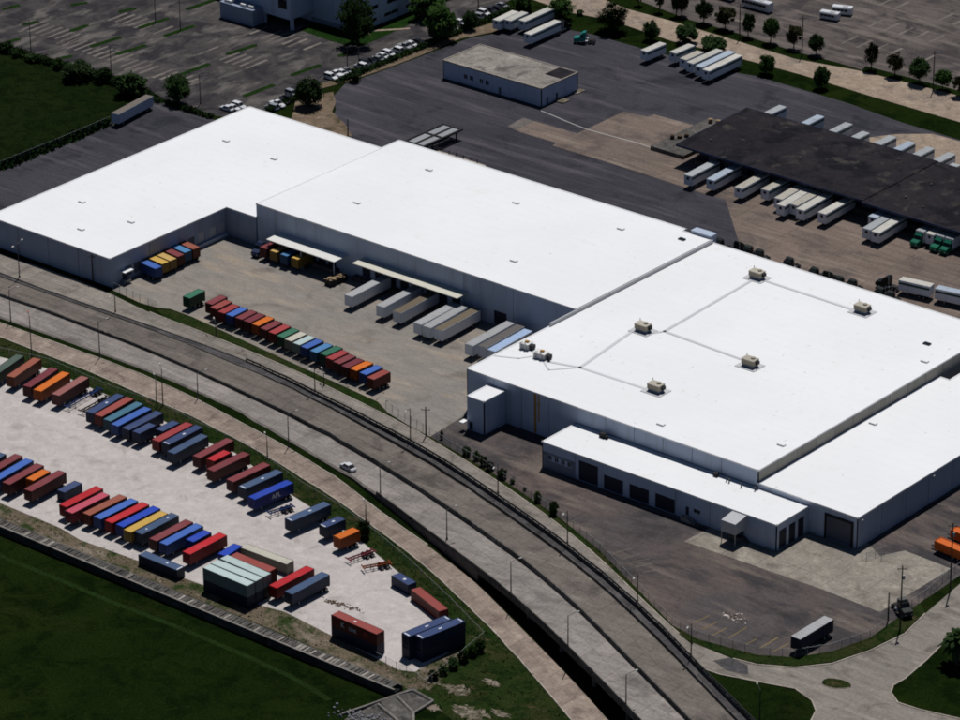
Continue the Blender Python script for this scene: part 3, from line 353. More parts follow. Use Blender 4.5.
# ------------------------------------------------------------------ geometry helpers
class MB:
    """collects faces, then becomes ONE mesh object"""
    def __init__(s): s.v = []; s.f = []; s.mi = []
    def add(s, vs, fs, mi=0):
        o = len(s.v); s.v += [tuple(p) for p in vs]
        for f in fs: s.f.append(tuple(i + o for i in f)); s.mi.append(mi)
    def box(s, cx, cy, cz, sx, sy, sz, rz=0.0, mi=0, taper=1.0):
        c, n = math.cos(rz), math.sin(rz); vs = []
        for dz, k in ((-.5, 1.0), (.5, taper)):
            for dx, dy in ((-.5, -.5), (.5, -.5), (.5, .5), (-.5, .5)):
                x, y = dx * sx * k, dy * sy * k
                vs.append((cx + x * c - y * n, cy + x * n + y * c, cz + dz * sz))
        s.add(vs, [(3, 2, 1, 0), (4, 5, 6, 7), (0, 1, 5, 4), (1, 2, 6, 5), (2, 3, 7, 6), (3, 0, 4, 7)], mi)
    def b2(s, x0, x1, y0, y1, z0, z1, mi=0):
        s.box((x0 + x1) / 2, (y0 + y1) / 2, (z0 + z1) / 2, x1 - x0, y1 - y0, z1 - z0, 0, mi)
    def prism(s, poly, z0, z1, mi=0):
        n = len(poly)
        if sum(poly[i][0] * poly[(i + 1) % n][1] - poly[(i + 1) % n][0] * poly[i][1] for i in range(n)) < 0: poly = poly[::-1]
        zt = z1 if isinstance(z1, (list, tuple)) else [z1] * n
        vs = [(p[0], p[1], z0) for p in poly] + [(p[0], p[1], zt[i]) for i, p in enumerate(poly)]
        tris = tessellate_polygon([[Vector((p[0], p[1], 0)) for p in poly]])
        fs = []
        for t in tris:
            a, b, c = [Vector(poly[i]) for i in t]
            t = t if (b.x - a.x) * (c.y - a.y) - (b.y - a.y) * (c.x - a.x) > 0 else t[::-1]
            fs.append(tuple(i + n for i in t)); fs.append(tuple(t[::-1]))
        fs += [(i, (i + 1) % n, (i + 1) % n + n, i + n) for i in range(n)]
        s.add(vs, fs, mi)
    def extrude(s, prof, axis, a0, a1, mi=0):
        """profile of (u, z) swept along 'x' or 'y'"""
        n = len(prof); P = (lambda u, z, a: (a, u, z)) if axis == 'x' else (lambda u, z, a: (u, a, z))
        vs = [P(u, z, a0) for u, z in prof] + [P(u, z, a1) for u, z in prof]
        fs = [(i, (i + 1) % n, (i + 1) % n + n, i + n) for i in range(n)] + [tuple(range(n))[::-1], tuple(range(n, 2 * n))]
        s.add(vs, fs, mi)
    def tube(s, a, b, r0, r1=None, n=8, mi=0):
        a, b = Vector(a), Vector(b); r1 = r0 if r1 is None else r1
        d = (b - a).normalized(); u = d.orthogonal().normalized(); w = d.cross(u); vs = []
        for p, r in ((a, r0), (b, r1)):
            for i in range(n):
                t = 2 * math.pi * i / n; vs.append(p + u * math.cos(t) * r + w * math.sin(t) * r)
        s.add(vs, [(i, (i + 1) % n, (i + 1) % n + n, i + n) for i in range(n)] + [tuple(range(n))[::-1], tuple(range(n, 2 * n))], mi)
    def ribbon(s, pl, pr, z, mi=0, thick=.0):
        for i in range(len(pl) - 1):
            za, zb = (z[i], z[i + 1]) if isinstance(z, (list, tuple)) else (z, z)
            s.add([(*pl[i], za), (*pr[i], za), (*pr[i + 1], zb), (*pl[i + 1], zb)], [(0, 1, 2, 3)], mi)
    def mesh(s, name, mats, smooth=False):
        me = bpy.data.meshes.new(name); me.from_pydata(s.v, [], s.f); me.update()
        for m in (mats if isinstance(mats, (list, tuple)) else [mats]): me.materials.append(M[m] if m else None)
        me.polygons.foreach_set('material_index', s.mi)
        if smooth: me.polygons.foreach_set('use_smooth', [True] * len(me.polygons))
        bm = bmesh.new(); bm.from_mesh(me); bmesh.ops.recalc_face_normals(bm, faces=bm.faces) if len(s.f) > 3 and not smooth == 'keep' else None
        bm.to_mesh(me); bm.free()
        return me
    def build(s, name, mats, parent=None, **k):
        return obj(name, s.mesh(name, mats, k.get('smooth', False)), parent)

def obj(name, me, parent=None, mat=None):
    o = bpy.data.objects.new(name, me); COL.objects.link(o)
    if parent is not None: o.parent = parent
    if mat:
        o.material_slots[0].link = 'OBJECT'; o.material_slots[0].material = M[mat]
    return o
def tag(o, label=None, cat=None, group=None, kind=None):
    if label: o['label'] = label
    if cat: o['category'] = cat
    if group: o['group'] = group
    if kind: o['kind'] = kind
    return o
def thing(name, label, cat, loc=(0, 0, 0), rz=0.0, group=None):
    o = bpy.data.objects.new(name, None); COL.objects.link(o)
    o.location = loc; o.rotation_euler = (0, 0, rz); o.empty_display_size = .5
    return tag(o, label, cat, group)
def sheet(name, poly, z, mat, thick=.03, kind='structure'):
    b = MB(); b.prism(poly, z - thick, z); o = b.build(name, mat)
    return tag(o, kind=kind)
ORD = 'first second third fourth fifth sixth seventh eighth ninth tenth eleventh twelfth thirteenth fourteenth fifteenth sixteenth seventeenth eighteenth nineteenth twentieth twenty-first twenty-second twenty-third twenty-fourth twenty-fifth twenty-sixth twenty-seventh twenty-eighth twenty-ninth thirtieth thirty-first thirty-second thirty-third thirty-fourth'.split()

# ------------------------------------------------------------------ ground and paved areas
g = MB(); S_ = 2600.0
g.add([(-S_, -S_, 0), (S_, -S_, 0), (S_, S_, 0), (-S_, S_, 0)], [(0, 1, 2, 3)])
tag(g.build('ground', 'grass'), kind='structure')
sheet('verge', VERGE, .02, 'verge_grass')
sheet('yard_margin', MARGIN, .035, 'margin', .012)
b = MB()
for a_, c_ in zip(TRACK[:-1], TRACK[1:]):
    d_ = Vector(c_) - Vector(a_); n_ = Vector((-d_.y, d_.x)).normalized() * .7
    b.add([(*(Vector(a_) - n_), .015), (*(Vector(a_) + n_), .015), (*(Vector(c_) + n_), .015), (*(Vector(c_) - n_), .015)], [(0, 1, 2, 3)])
tag(b.build('path', 'track_grass'), kind='structure')
sheet('container_yard', SHELL_YARD, .05, 'shell')
sheet('truck_court', DOCK_YARD, .08, 'dock_concrete')
SIDE_YARD = sheet('side_yard', ASPHALT_YARD, .05, 'yard_asphalt')
sheet('verge', DOCK_VERGE, .06, 'verge_grass')
sheet('verge', SIDE_VERGE, .07, 'verge_grass')
sheet('field', FIELD_NORTH, .02, 'field')
REAR_YARD = sheet('rear_yard', REAR_ASPHALT, .05, 'rear_asphalt')
sheet('dirt_patch', DIRT_PATCH, .08, 'dirt')
sheet('dirt_strip', CAR_STRIP, .11, 'dirt')
LOT_W = sheet('parking_lot', WEST_LOT, .04, 'lot_asphalt')
LOT_E = sheet('parking_lot', EAST_LOT, .04, 'east_asphalt')
sheet('service_road', BEIGE_ROAD, .06, 'beige_concrete')
sheet('concrete_apron', FAR_CONCRETE, .09, 'beige_concrete')
sheet('lawn', LAWN, .10, 'lawn')
sheet('street', CROSS_STREET, .045, 'concrete_frontage')

def slabbed(name, poly, z, mat, nx, ny, x0, x1, y0, y1, base='joint'):
    """a paved area cast in slabs: base sheet plus slab pieces clipped to the outline"""
    p = sheet(name, poly, z - .03, base)
    n = len(poly)
    def clip(pts, keep, cut):
        out = []
        for i in range(len(pts)):
            a, b = pts[i], pts[(i + 1) % len(pts)]
            if keep(a): out.append(a)
            if keep(a) != keep(b): out.append(cut(a, b))
        return out
    for i in range(nx):
        for j in range(ny):
            xa, xb = x0 + (x1 - x0) * i / nx + .035, x0 + (x1 - x0) * (i + 1) / nx - .035
            ya, yb = y0 + (y1 - y0) * j / ny + .035, y0 + (y1 - y0) * (j + 1) / ny - .035
            q = list(poly)
            ix = lambda X: (lambda a, b: (X, a[1] + (b[1] - a[1]) * (X - a[0]) / (b[0] - a[0])))
            iy = lambda Y: (lambda a, b: (a[0] + (b[0] - a[0]) * (Y - a[1]) / (b[1] - a[1]), Y))
            for keep, cut in ((lambda p_: p_[0] >= xa, ix(xa)), (lambda p_: p_[0] <= xb, ix(xb)), (lambda p_: p_[1] >= ya, iy(ya)), (lambda p_: p_[1] <= yb, iy(yb))):
                if len(q) < 3: break
                q = clip(q, keep, cut)
            if len(q) < 3: continue
            area = abs(sum(q[k][0] * q[(k + 1) % len(q)][1] - q[(k + 1) % len(q)][0] * q[k][1] for k in range(len(q)))) / 2
            if area < 2: continue
            b = MB(); b.prism(q, z - .028, z + random.uniform(-.004, .004)); b.build('concrete_slab', mat, p)
    return p
slabbed('concrete_pad', CONCRETE_PAD, .10, 'pad_concrete', 9, 6, 92, 172, -62, -18)
slabbed('rear_court', REAR_CONCRETE, .10, 'rear_concrete', 14, 8, -92, 152, 64, 162)

# ------------------------------------------------------------------ roads
NX = len(ROAD_X)
def lerp(a, b, t): return a + (b - a) * t
def pieces(road, low, up, zs, mat, i0, i1, lanes=2, lift=.0, name='road_slab', gap=.025):
    for i in range(i0, i1):
        for l in range(lanes):
            q = []
            for (ii, sx) in ((i, 1), (i + 1, -1)):
                a, b = low[ii], up[ii]
                ya, yb = lerp(a, b, l / lanes) + gap, lerp(a, b, (l + 1) / lanes) - gap
                q.append((ROAD_X[ii] + sx * gap, ya, yb, zs[ii] + lift))
            (xa, y0, y1, za), (xb, y2, y3, zb) = q
            dz = random.uniform(-.006, .006)
            b_ = MB()
            b_.add([(xa, y0, za - .05), (xb, y2, zb - .05), (xb, y3, zb - .05), (xa, y1, za - .05), (xa, y0, za + dz), (xb, y2, zb + dz), (xb, y3, zb + dz), (xa, y1, za + dz)],
                   [(4, 5, 6, 7), (0, 1, 5, 4), (1, 2, 6, 5), (2, 3, 7, 6), (3, 0, 4, 7)])
            b_.build(name, mat, road)
def xi(x): return int(round((x + 185) / 5))
ZG = [.10] * NX
def road_base(name, low, up, zs, i0, i1, mat='joint'):
    b = MB(); b.ribbon([(ROAD_X[i], low[i]) for i in range(i0, i1 + 1)], [(ROAD_X[i], up[i]) for i in range(i0, i1 + 1)], [z for z in zs[i0:i1 + 1]])
    return tag(b.build(name, mat), kind='structure')
# near frontage road, at grade
r = road_base('frontage_road', N_LOW, N_UP, [.06] * NX, 6, NX - 4)
pieces(r, N_LOW, N_UP, ZG, 'concrete_warm', 6, NX - 4, 2)
# far frontage road, at grade: from under the far parapet to the verge
FL_ = [W_UP[i] - 1.0 if ROAD_X[i] < 40 else W_UP[i] - .6 for i in range(NX)]
r = road_base('frontage_road', FL_, F_UP, [.06] * NX, 0, xi(135))
pieces(r, FL_, F_UP, ZG, 'concrete_frontage', 0, xi(135), 2)
# kerbs
def kerb(pts, w=.3, h=.17, name='kerb', mat='kerb'):
    b = MB()
    for a, c in zip(pts[:-1], pts[1:]):
        d = Vector((c[0] - a[0], c[1] - a[1])); L_ = d.length
        if L_ < .05: continue
        b.box((a[0] + c[0]) / 2, (a[1] + c[1]) / 2, h / 2 + .02, L_ + .02, w, h, math.atan2(d.y, d.x))
    return tag(b.build(name, mat), kind='structure')
kerb([(ROAD_X[i], N_LOW[i] - .15) for i in range(6, NX - 4)])
kerb([(ROAD_X[i], N_UP[i] + .15) for i in range(6, xi(60))])
kerb([(ROAD_X[i], F_UP[i] + .15) for i in range(xi(-85), xi(130))])
kerb(STREET_EDGE_LAWN); kerb(STREET_EDGE_VERGE); kerb(STREET_EDGE_WEDGE)

# elevated highway: solid ramp, then deck on piers
ZD = [z + .12 for z in ROAD_Z]
def solid(name, low, up, ztop, zbot, i0, i1, mat, parent=None):
    b = MB(); vs = []; fs = []
    for i in range(i0, i1 + 1):
        x = ROAD_X[i]; vs += [(x, low[i], zbot[i]), (x, low[i], ztop[i]), (x, up[i], ztop[i]), (x, up[i], zbot[i])]
    n = i1 - i0
    for k in range(n):
        a, c = 4 * k, 4 * k + 4
        for p_ in range(4): q_ = (p_ + 1) % 4; fs.append((a + p_, c + p_, c + q_, a + q_))
    fs += [(0, 1, 2, 3), tuple(4 * n + t for t in (3, 2, 1, 0))]
    b.add(vs, fs); return b.build(name, mat, parent)
dlow = [y - .25 for y in A_LOW]; dup_ = [y + .25 for y in W_UP]
ramp = tag(solid('highway_ramp', dlow, dup_, [z - .05 for z in ZD], [-.3] * NX, 0, xi(75), 'joint'), kind='structure')
deck = tag(solid('highway_bridge', dlow, dup_, [z - .05 for z in ZD], [z - 1.0 for z in ZD], xi(75), NX - 1, 'dark_concrete'), kind='structure')
for i in range(xi(80), NX - 1, 3):                                   # bents of three columns with a cap beam
    lo, hi = dlow[i] + 2.2, dup_[i] - 2.0
    b = MB(); b.box(ROAD_X[i], (lo + hi) / 2, ZD[i] - 1.3, 1.2, hi - lo + 2, .8); b.build('cap_beam', 'dark_concrete', deck)
    for t in (0, .5, 1):
        b = MB(); b.tube((ROAD_X[i], lerp(lo, hi, t), 0), (ROAD_X[i], lerp(lo, hi, t), ZD[i] - 1.3), .5, n=10); b.build('pier', 'dark_concrete', deck)
AL = [y + .45 for y in A_LOW]
BM = [(A_UP[i] + B_LOW[i]) / 2 if A_UP[i] < B_LOW[i] else B_LOW[i] for i in range(NX)]   # centre of the median barrier
for nm, lo, hi, mt, ln in (('carriageway', AL, [y - .3 for y in BM], 'concrete_road', 2), ('carriageway', [y + .3 for y in BM], [y - .25 for y in B_UP], 'concrete_old', 2),
                           ('walkway', [y + .25 for y in B_UP], [y - .2 for y in W_UP], 'walkway_asphalt', 1)):
    r = road_base(nm, lo, hi, [z - .03 for z in ZD], 0, NX - 1)
    pieces(r, lo, hi, ZD, mt, 0, NX - 1, ln)
def hgt(x, a, b): return a if x < -40 else (b if x > 10 else lerp(a, b, (x + 40) / 50))
def barrier(name, line, w, h0, h1, i0, i1, label, mat='dark_concrete'):
    L0 = [y - w / 2 for y in line]; L1 = [y + w / 2 for y in line]
    zt = [ZD[i] + hgt(ROAD_X[i], h0, h1) for i in range(NX)]
    t = thing(name, label, 'barrier', (0, 0, 0))
    for k in range(i0, i1, 2):                                       # cast in ten-metre lengths
        e = min(k + 2, i1)
        b = MB(); vs = []; fs = []
        for i in range(k, e + 1):
            x = ROAD_X[i] + (.03 if i == k else -.03 if i == e else 0); z0 = ZD[i] - .04; z1 = zt[i]; m_ = line[i]
            vs += [(x, m_ - w / 2, z0), (x, m_ - w * .28, z0 + (z1 - z0) * .4), (x, m_ - w * .22, z1), (x, m_ + w * .22, z1), (x, m_ + w * .28, z0 + (z1 - z0) * .4), (x, m_ + w / 2, z0)]
        for j in range(e - k):
            a, c = 6 * j, 6 * j + 6
            for p_ in range(6): q_ = (p_ + 1) % 6; fs.append((a + p_, c + p_, c + q_, a + q_))
        fs += [(0, 1, 2, 3, 4, 5), tuple(6 * (e - k) + t_ for t_ in (5, 4, 3, 2, 1, 0))]
        b.add(vs, fs); b.build('barrier_segment', mat, t)
    return t
barrier('road_barrier', A_LOW, .5, .3, .8, xi(30), NX - 1, 'concrete barrier along the outer edge of the carriageway with the white car')
barrier('road_barrier', BM, .7, .75, 1.1, 0, NX - 1, 'dark concrete median barrier between the two highway carriageways')
barrier('road_barrier', B_UP, .45, .2, .7, 0, NX - 1, 'low concrete barrier between the far carriageway and the dark walkway')
W2 = [y for y in W_UP]
barrier('road_parapet', W2, .4, .2, .75, 0, NX - 1, 'outer concrete parapet between the highway walkway and the far frontage road')
t = thing('parapet_railing', 'dark steel railing with posts on the outer parapet beside the walkway', 'railing')
for i in range(xi(-45), NX - 1):
    for k_ in (0, .5):
        x = lerp(ROAD_X[i], ROAD_X[i + 1], k_); y = lerp(W2[i], W2[i + 1], k_); z = lerp(ZD[i], ZD[i + 1], k_) + hgt(x, .2, .75)
        b = MB(); b.box(x, y, z + .3, .16, .16, .6); b.build('post', 'frame_black', t)
for hz in (.35, .6):
    b = MB()
    for i in range(xi(-45), NX - 1):
        za, zb = ZD[i] + hgt(ROAD_X[i], .2, .75) + hz, ZD[i + 1] + hgt(ROAD_X[i + 1], .2, .75) + hz
        b.tube((ROAD_X[i], W2[i], za), (ROAD_X[i + 1], W2[i + 1], zb), .13, n=5)
    b.build('rail', 'frame_black', t)

# street patches and small islands
sheet('asphalt_patch', [(138, -86.5), (143, -88), (147.5, -86.5), (145, -83.5), (140, -83)], .075, 'walkway_asphalt')
blob = [(ISLAND_BLOB[0] + 3.0 * math.cos(a) * (1 + .1 * math.sin(3 * a)) + .9 * math.sin(a), ISLAND_BLOB[1] + 2.2 * math.sin(a)) for a in [k * math.pi / 8 for k in range(16)]]
sheet('grass_island', blob, .14, 'verge_grass', .1); kerb(blob + blob[:1], .2, .12)
for q in GRASS_ISLANDS:
    a, c = Vector(q[:2]), Vector(q[2:4]); d = (c - a).normalized(); n = Vector((-d.y, d.x)); hw = 1.0
    P = [a + n * hw, a - d * hw * .7, a - n * hw, c - n * hw, c + d * hw * .7, c + n * hw]
    sheet('grass_island', [tuple(p) for p in P], .16, 'lawn', .1); kerb([tuple(p) for p in P] + [tuple(P[0])], .2, .13, 'kerb', 'dark_concrete')
# painted marks
b = MB()
for a, c in zip(WHITE_LINE[:-1], WHITE_LINE[1:]):
    d = Vector(c) - Vector(a); b.box((a[0] + c[0]) / 2, (a[1] + c[1]) / 2, .115, d.length, .32, .012, math.atan2(d.y, d.x))
b.build('pavement_marking', 'white_paint', REAR_YARD)
for x0, y0, x1, y1, yel in STALL_LINES:
    d = Vector((x1 - x0, y1 - y0)); b = MB(); b.box((x0 + x1) / 2, (y0 + y1) / 2, .062, d.length, .28, .012, math.atan2(d.y, d.x))
    b.build('pavement_marking', 'worn_yellow' if yel else 'worn_white', SIDE_YARD)
def stalls(lot, x0, x1, y, ln, step, z=.05, both=True):
    x = x0
    while x < x1:
        if random.random() < .85:
            for sgn in ((-1, 1) if both else (1,)):
                l = ln * random.uniform(.75, 1.0)
                b = MB(); b.box(x, y + sgn * l / 2, z, random.uniform(.5, 1.2), l, .012); b.build('pavement_marking', 'worn_white', lot)
        x += step
for (x0, x1, y) in ((-216, -188, 95), (-205, -182, 118), (-245, -220, 97), (-250, -225, 122), (-205, -182, 140), (-262, -240, 100)):
    stalls(LOT_W, x0, x1, y, 5.0, 2.75)
for (x0, x1, y) in ((-60, 40, 246), (-62, 40, 263), (-120, 40, 281), (-110, 40, 299)):
    stalls(LOT_E, x0, x1, y, 5.0, 5.5)
# bare sand among the weeds at the end of the yard
for (cx, cy, rx, ry) in ((103, -131, 3.4, 2.3), (112, -137, 5.5, 3.0), (117, -133, 3.0, 1.2), (96, -131.5, 3.2, 1.6), (107, -124, 2.4, 1.2), (104, -140, 2.5, 1.4)):
    P = [(cx + rx * math.cos(a) * random.uniform(.45, 1.2), cy + ry * math.sin(a) * random.uniform(.45, 1.2)) for a in [k * math.pi / 19 for k in range(38)]]
    sheet('bare_sand', P, .045, 'sand')

# ------------------------------------------------------------------ raised concrete flume with cross slabs
FX0, FX1 = -75.0, 95.0; FYN, FYF = -142.0, -139.5; FZ = 1.9
fl = thing('drainage_flume', 'raised concrete drainage flume with slatted cover beside the dark green field', 'flume')
for y in (FYN, FYF):
    for k in range(17):
        b = MB(); b.b2(FX0 + 10 * k + .03, FX0 + 10 * k + 9.97, y - .18, y + .18, 0, FZ); b.build('flume_wall', 'shaded_concrete', fl)
        b = MB(); b.b2(FX0 + 10 * k + .02, FX0 + 10 * k + 9.98, y - .22, y + .22, FZ, FZ + .12); b.build('wall_cap', 'barrier' if y == FYN else 'dark_concrete', fl)
b = MB(); b.b2(FX0, FX1, FYN + .18, FYF - .18, .1, FZ - .7); b.build('channel_water', 'water_dark', fl)
x = FX0 + .6; k = 0
while x < FX1 - 1:
    b = MB(); w = random.uniform(.5, .95)
    b.box(x, (FYN + FYF) / 2, FZ + .02 + random.uniform(-.05, .05), w, FYF - FYN - .46, .16, random.uniform(-.05, .05))
    b.build('cover_slab', 'pale_concrete' if random.random() < .16 else 'dark_concrete', fl); x += w + random.uniform(.12, .3)
ap = thing('spillway_apron', 'dark concrete spillway apron with pale ribs at the end of the flume', 'spillway')
for P, zt in zip(APRON, ((.5, .7, .15, .1, .1, .2), (.7, 1.1, .5, .1, .1, .2), (1.1, 1.1, .3, .3))):
    b = MB(); b.prism(P, -.2, .12); me = b
    if sum(P[i][0] * P[(i + 1) % len(P)][1] - P[(i + 1) % len(P)][0] * P[i][1] for i in range(len(P))) < 0: zt = zt[::-1]
    b = MB(); b.prism(P, -.2, list(zt)); b.build('apron_panel', 'dark_concrete', ap)
for seg_ in APRON_RIBS:
    b = MB()
    for a, c in zip(seg_[:-1], seg_[1:]): b.tube(a, c, .3, n=6)
    b.build('rib', 'barrier', ap)
b = MB()
for k in range(260):
    cx, cy = RUBBLE[0] + random.gauss(0, 3.6), RUBBLE[1] + random.gauss(0, 1.5); r_ = random.uniform(.3, .8)
    b.box(cx, cy, r_ * .35, r_, r_ * random.uniform(.6, 1.1), r_ * .8, random.random() * 3, 0, random.uniform(.5, .8))
tag(b.build('rubble', 'rock'), kind='stuff')

# ------------------------------------------------------------------ buildings
def walls(parent, a, b, z0, z1, out, spacing, mat, openings=(), th=.25, gap=.14, offset=0.0):
    """wall panels from a to b, standing proud of the core; openings (s0, s1, zb, zt, material, name, kids)"""
    a, b = Vector(a), Vector(b); d = (b - a); L_ = d.length; d.normalize(); n = Vector(out)
    rz = math.atan2(d.y, d.x)
    cuts = {0.0, L_}
    s = spacing + offset
    joints = []
    while s < L_ - spacing * .3:
        joints.append(s); s += spacing
    inside = lambda s_: any(o[0] - .05 < s_ < o[1] + .05 for o in openings)
    joints = [j for j in joints if not inside(j)]
    for j in joints: cuts.add(j)
    for o in openings: cuts.add(o[0]); cuts.add(o[1])
    cuts = sorted(cuts)
    def panel(s0, s1, za, zb, nm='wall_panel'):
        c = a + d * (s0 + s1) / 2 + n * th / 2
        m_ = MB(); m_.box(c.x, c.y, (za + zb) / 2, s1 - s0, th, zb - za, rz); m_.build(nm, mat, parent)
    for s0, s1 in zip(cuts[:-1], cuts[1:]):
        g0 = gap / 2 if s0 in joints else 0; g1 = gap / 2 if s1 in joints else 0
        o = next((o for o in openings if abs(o[0] - s0) < 1e-6 and abs(o[1] - s1) < 1e-6), None)
        if o is None: panel(s0 + g0, s1 - g1, z0, z1)
        else:
            if o[3] < z1 - .05: panel(s0, s1, o[3], z1)
            if o[2] > z0 + .05: panel(s0, s1, z0, o[2])
    for o in openings:
        c = a + d * (o[0] + o[1]) / 2; w = o[1] - o[0]; h = o[3] - o[2]
        nm = o[5]; root = None
        f = MB(); cc = c + n * .05
        if nm == 'door' and h > 2.6:                                  # ribbed roller door
            k = max(4, int(h / .55))
            for i in range(k):
                f.box(cc.x, cc.y, o[2] + h * (i + .5) / k, w - .04, .06 + .03 * (i % 2), h / k - .03, rz)
            f.box(c.x, c.y, (o[2] + o[3]) / 2, w - .02, .04, h, rz)
        else: f.box(cc.x, cc.y, (o[2] + o[3]) / 2, w - .02, .1, h - .02, rz)
        root = f.build(nm, o[4], parent)
        if nm == 'window':
            fr = MB(); c2 = c + n * .14
            fr.box(c2.x, c2.y, o[2] + .06, w, .1, .1, rz); fr.box(c2.x, c2.y, (o[2] + o[3]) / 2, .08, .1, h - .1, rz)
            fr.build('frame', 'coping', root)
def core(parent, poly, z1, mat='wall_dark', name='core', inset=0.0):
    b = MB(); b.prism(poly, -.3, z1); return b.build(name, mat, parent)
def flat_roof(parent, poly, z, mat='white_roof', cop='white_roof', parapet=.06):
    b = MB(); b.prism(poly, z - .3, z - .02); r = b.build('roof', mat, parent)
    b = MB(); n = len(poly)
    cx = sum(p[0] for p in poly) / n; cy = sum(p[1] for p in poly) / n
    ccw = sum(poly[i][0] * poly[(i + 1) % n][1] - poly[(i + 1) % n][0] * poly[i][1] for i in range(n)) > 0
    for i in range(n):
        a, c = Vector(poly[i]), Vector(poly[(i + 1) % n]); d = c - a; L_ = d.length; d.normalize()
        inn = Vector((-d.y, d.x)) * (1 if ccw else -1)
        m_ = (a + c) / 2 + inn * .12
        b.box(m_.x, m_.y, z - .15 + parapet / 2, L_ + .3, .34, .3 + parapet, math.atan2(d.y, d.x))
    b.build('coping', cop, r)
    return r
HATCHES = []
def hatch(parent, x, y, z, glass=False):
    b = MB(); b.box(x, y, z + .14, 1.9, 1.1, .3, 0)
    h = b.build('roof_hatch', 'coping' if not glass else 'door_grey', parent)
    b = MB(); b.box(x, y, z + .33, 1.95, 1.15, .1, 0, 0, .85); b.build('lid', 'glass_dark' if glass else 'white_roof', h)

# west wing -----------------------------------------------------------
ww = thing('warehouse', 'low white-roofed warehouse wing whose end wall faces the frontage road', 'warehouse', group='white warehouse complex')
P = [(-149.5, -26.2), (-103.9, -26.2), (-103.9, 18.3), (-93.0, 18.3), (-93.0, 76.5), (-149.5, 76.5)]
core(ww, [(x - .25 * (1 if x > -148 else -1), y + .25 * (1 if y < 70 else -1)) for x, y in P], 7.9)
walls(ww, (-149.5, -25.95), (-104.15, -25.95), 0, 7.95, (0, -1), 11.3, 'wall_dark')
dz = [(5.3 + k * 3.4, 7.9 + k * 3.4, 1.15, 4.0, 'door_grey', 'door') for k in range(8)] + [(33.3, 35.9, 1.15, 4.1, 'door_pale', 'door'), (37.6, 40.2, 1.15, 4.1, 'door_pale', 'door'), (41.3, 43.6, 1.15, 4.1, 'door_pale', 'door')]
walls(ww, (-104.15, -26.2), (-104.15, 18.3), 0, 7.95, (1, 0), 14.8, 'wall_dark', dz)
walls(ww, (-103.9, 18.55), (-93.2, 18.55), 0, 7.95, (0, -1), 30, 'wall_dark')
walls(ww, (-149.25, 76.25), (-149.25, -26.2), 0, 7.95, (-1, 0), 14, 'wall_paint')
walls(ww, (-93.0, 76.25), (-149.5, 76.25), 0, 7.95, (0, 1), 14, 'wall_paint')
r = flat_roof(ww, P, 8.2)
for x, y in ((-136.7, -3.6), (-116.7, -5.2), (-123.5, -17.1), (-136.6, 53.0), (-117.2, 51.6)): hatch(r, x, y, 8.18)
b = MB(); b.b2(-103.9, -103.2, 4, 18, 0, 1.15); b.build('dock_ledge', 'wall_paint', ww)
b = MB(); b.b2(-103.88, -101.9, -22.8, -19.6, 3.3, 3.5); b.build('entry_canopy', 'white_roof', ww)
b = MB(); b.b2(-103.92, -103.8, -21.9, -20.6, .9, 3.1); b.build('door', 'door_dark', ww)
b = MB()
for k in range(5): b.b2(-103.85, -102.5, -23.4 + k * .3, -23.1 + k * .3, 0, .2 * (k + 1))
b.b2(-103.85, -102.3, -21.95, -20.3, 0, .98); b.build('entry_stair', 'galvanised', ww)

# middle warehouse ------------------------------------------------------
mw = thing('warehouse', 'tall middle warehouse with two dock canopies over the truck court', 'warehouse', group='white warehouse complex')
P = [(-93.4, 18.8), (15.7, 18.8), (15.7, 75.4), (6.3, 75.4), (6.3, 77.0), (-93.4, 77.0)]
core(mw, [(-93.15, 19.05), (15.5, 19.05), (15.5, 75.2), (6.1, 75.2), (6.1, 76.8), (-93.15, 76.8)], 11.6, 'wall_paint')
dz = [(7.5 + 3.6 * k, 10.3 + 3.6 * k, 1.15, 4.0, 'door_dark', 'door') for k in range(6)] + [(37.5 + 4.4 * k, 40.4 + 4.4 * k, 1.15, 4.2, 'door_dark', 'door') for k in range(8)] + [(82.3, 86.6, .1, 4.1, 'door_dark', 'door')]
walls(mw, (-93.4, 19.05), (15.4, 19.05), 0, 11.65, (0, -1), 16.4, 'wall_paint', dz, offset=-9.6)
walls(mw, (-93.15, 76.9), (-93.15, 19.05), 8.0, 11.65, (-1, 0), 20, 'wall_paint')
r = flat_roof(mw, P, 11.9)
for i_, (x, y) in enumerate(((-72.6, 35.9), (-72.7, 65.5), (-39.6, 62.5), (-7.0, 66.1), (-15.5, 32.3), (9.7, 70.6))): hatch(r, x, y, 11.88, i_ == 5)
b = MB(); b.b2(9.0, 15.4, 75.5, 77.9, 0, 12.6); b.b2(8.9, 15.5, 75.4, 78.0, 12.6, 12.75); b.build('stair_tower', 'wall_paint', mw)
def canopy(x0, x1, y0, y1, z, mat, posts):
    c = MB()
    c.add([(x0, y0, z), (x1, y0, z), (x1, y1, z + .1), (x0, y1, z + .1), (x0, y0, z + .22), (x1, y0, z + .22), (x1, y1, z + .32), (x0, y1, z + .32)],
          [(3, 2, 1, 0), (4, 5, 6, 7), (0, 1, 5, 4), (1, 2, 6, 5), (2, 3, 7, 6), (3, 0, 4, 7)])
    o = c.build('dock_canopy', mat, mw)
    for x in posts:
        p = MB(); p.tube((x, y0 + .25, 0), (x, y0 + .25, z), .12, n=6); p.build('canopy_post', 'wall_paint', o)
canopy(-84.8, -60.7, 13.2, 18.8, 5.5, 'canopy_white', (-61.1, -72.7, -84.4))
canopy(-55.3, -19.5, 14.3, 18.8, 6.3, 'canopy_cream', ())
b = MB(); b.b2(-58, -22, 16.9, 18.78, .05, 1.15); b.build('dock_platform', 'dark_concrete', mw)
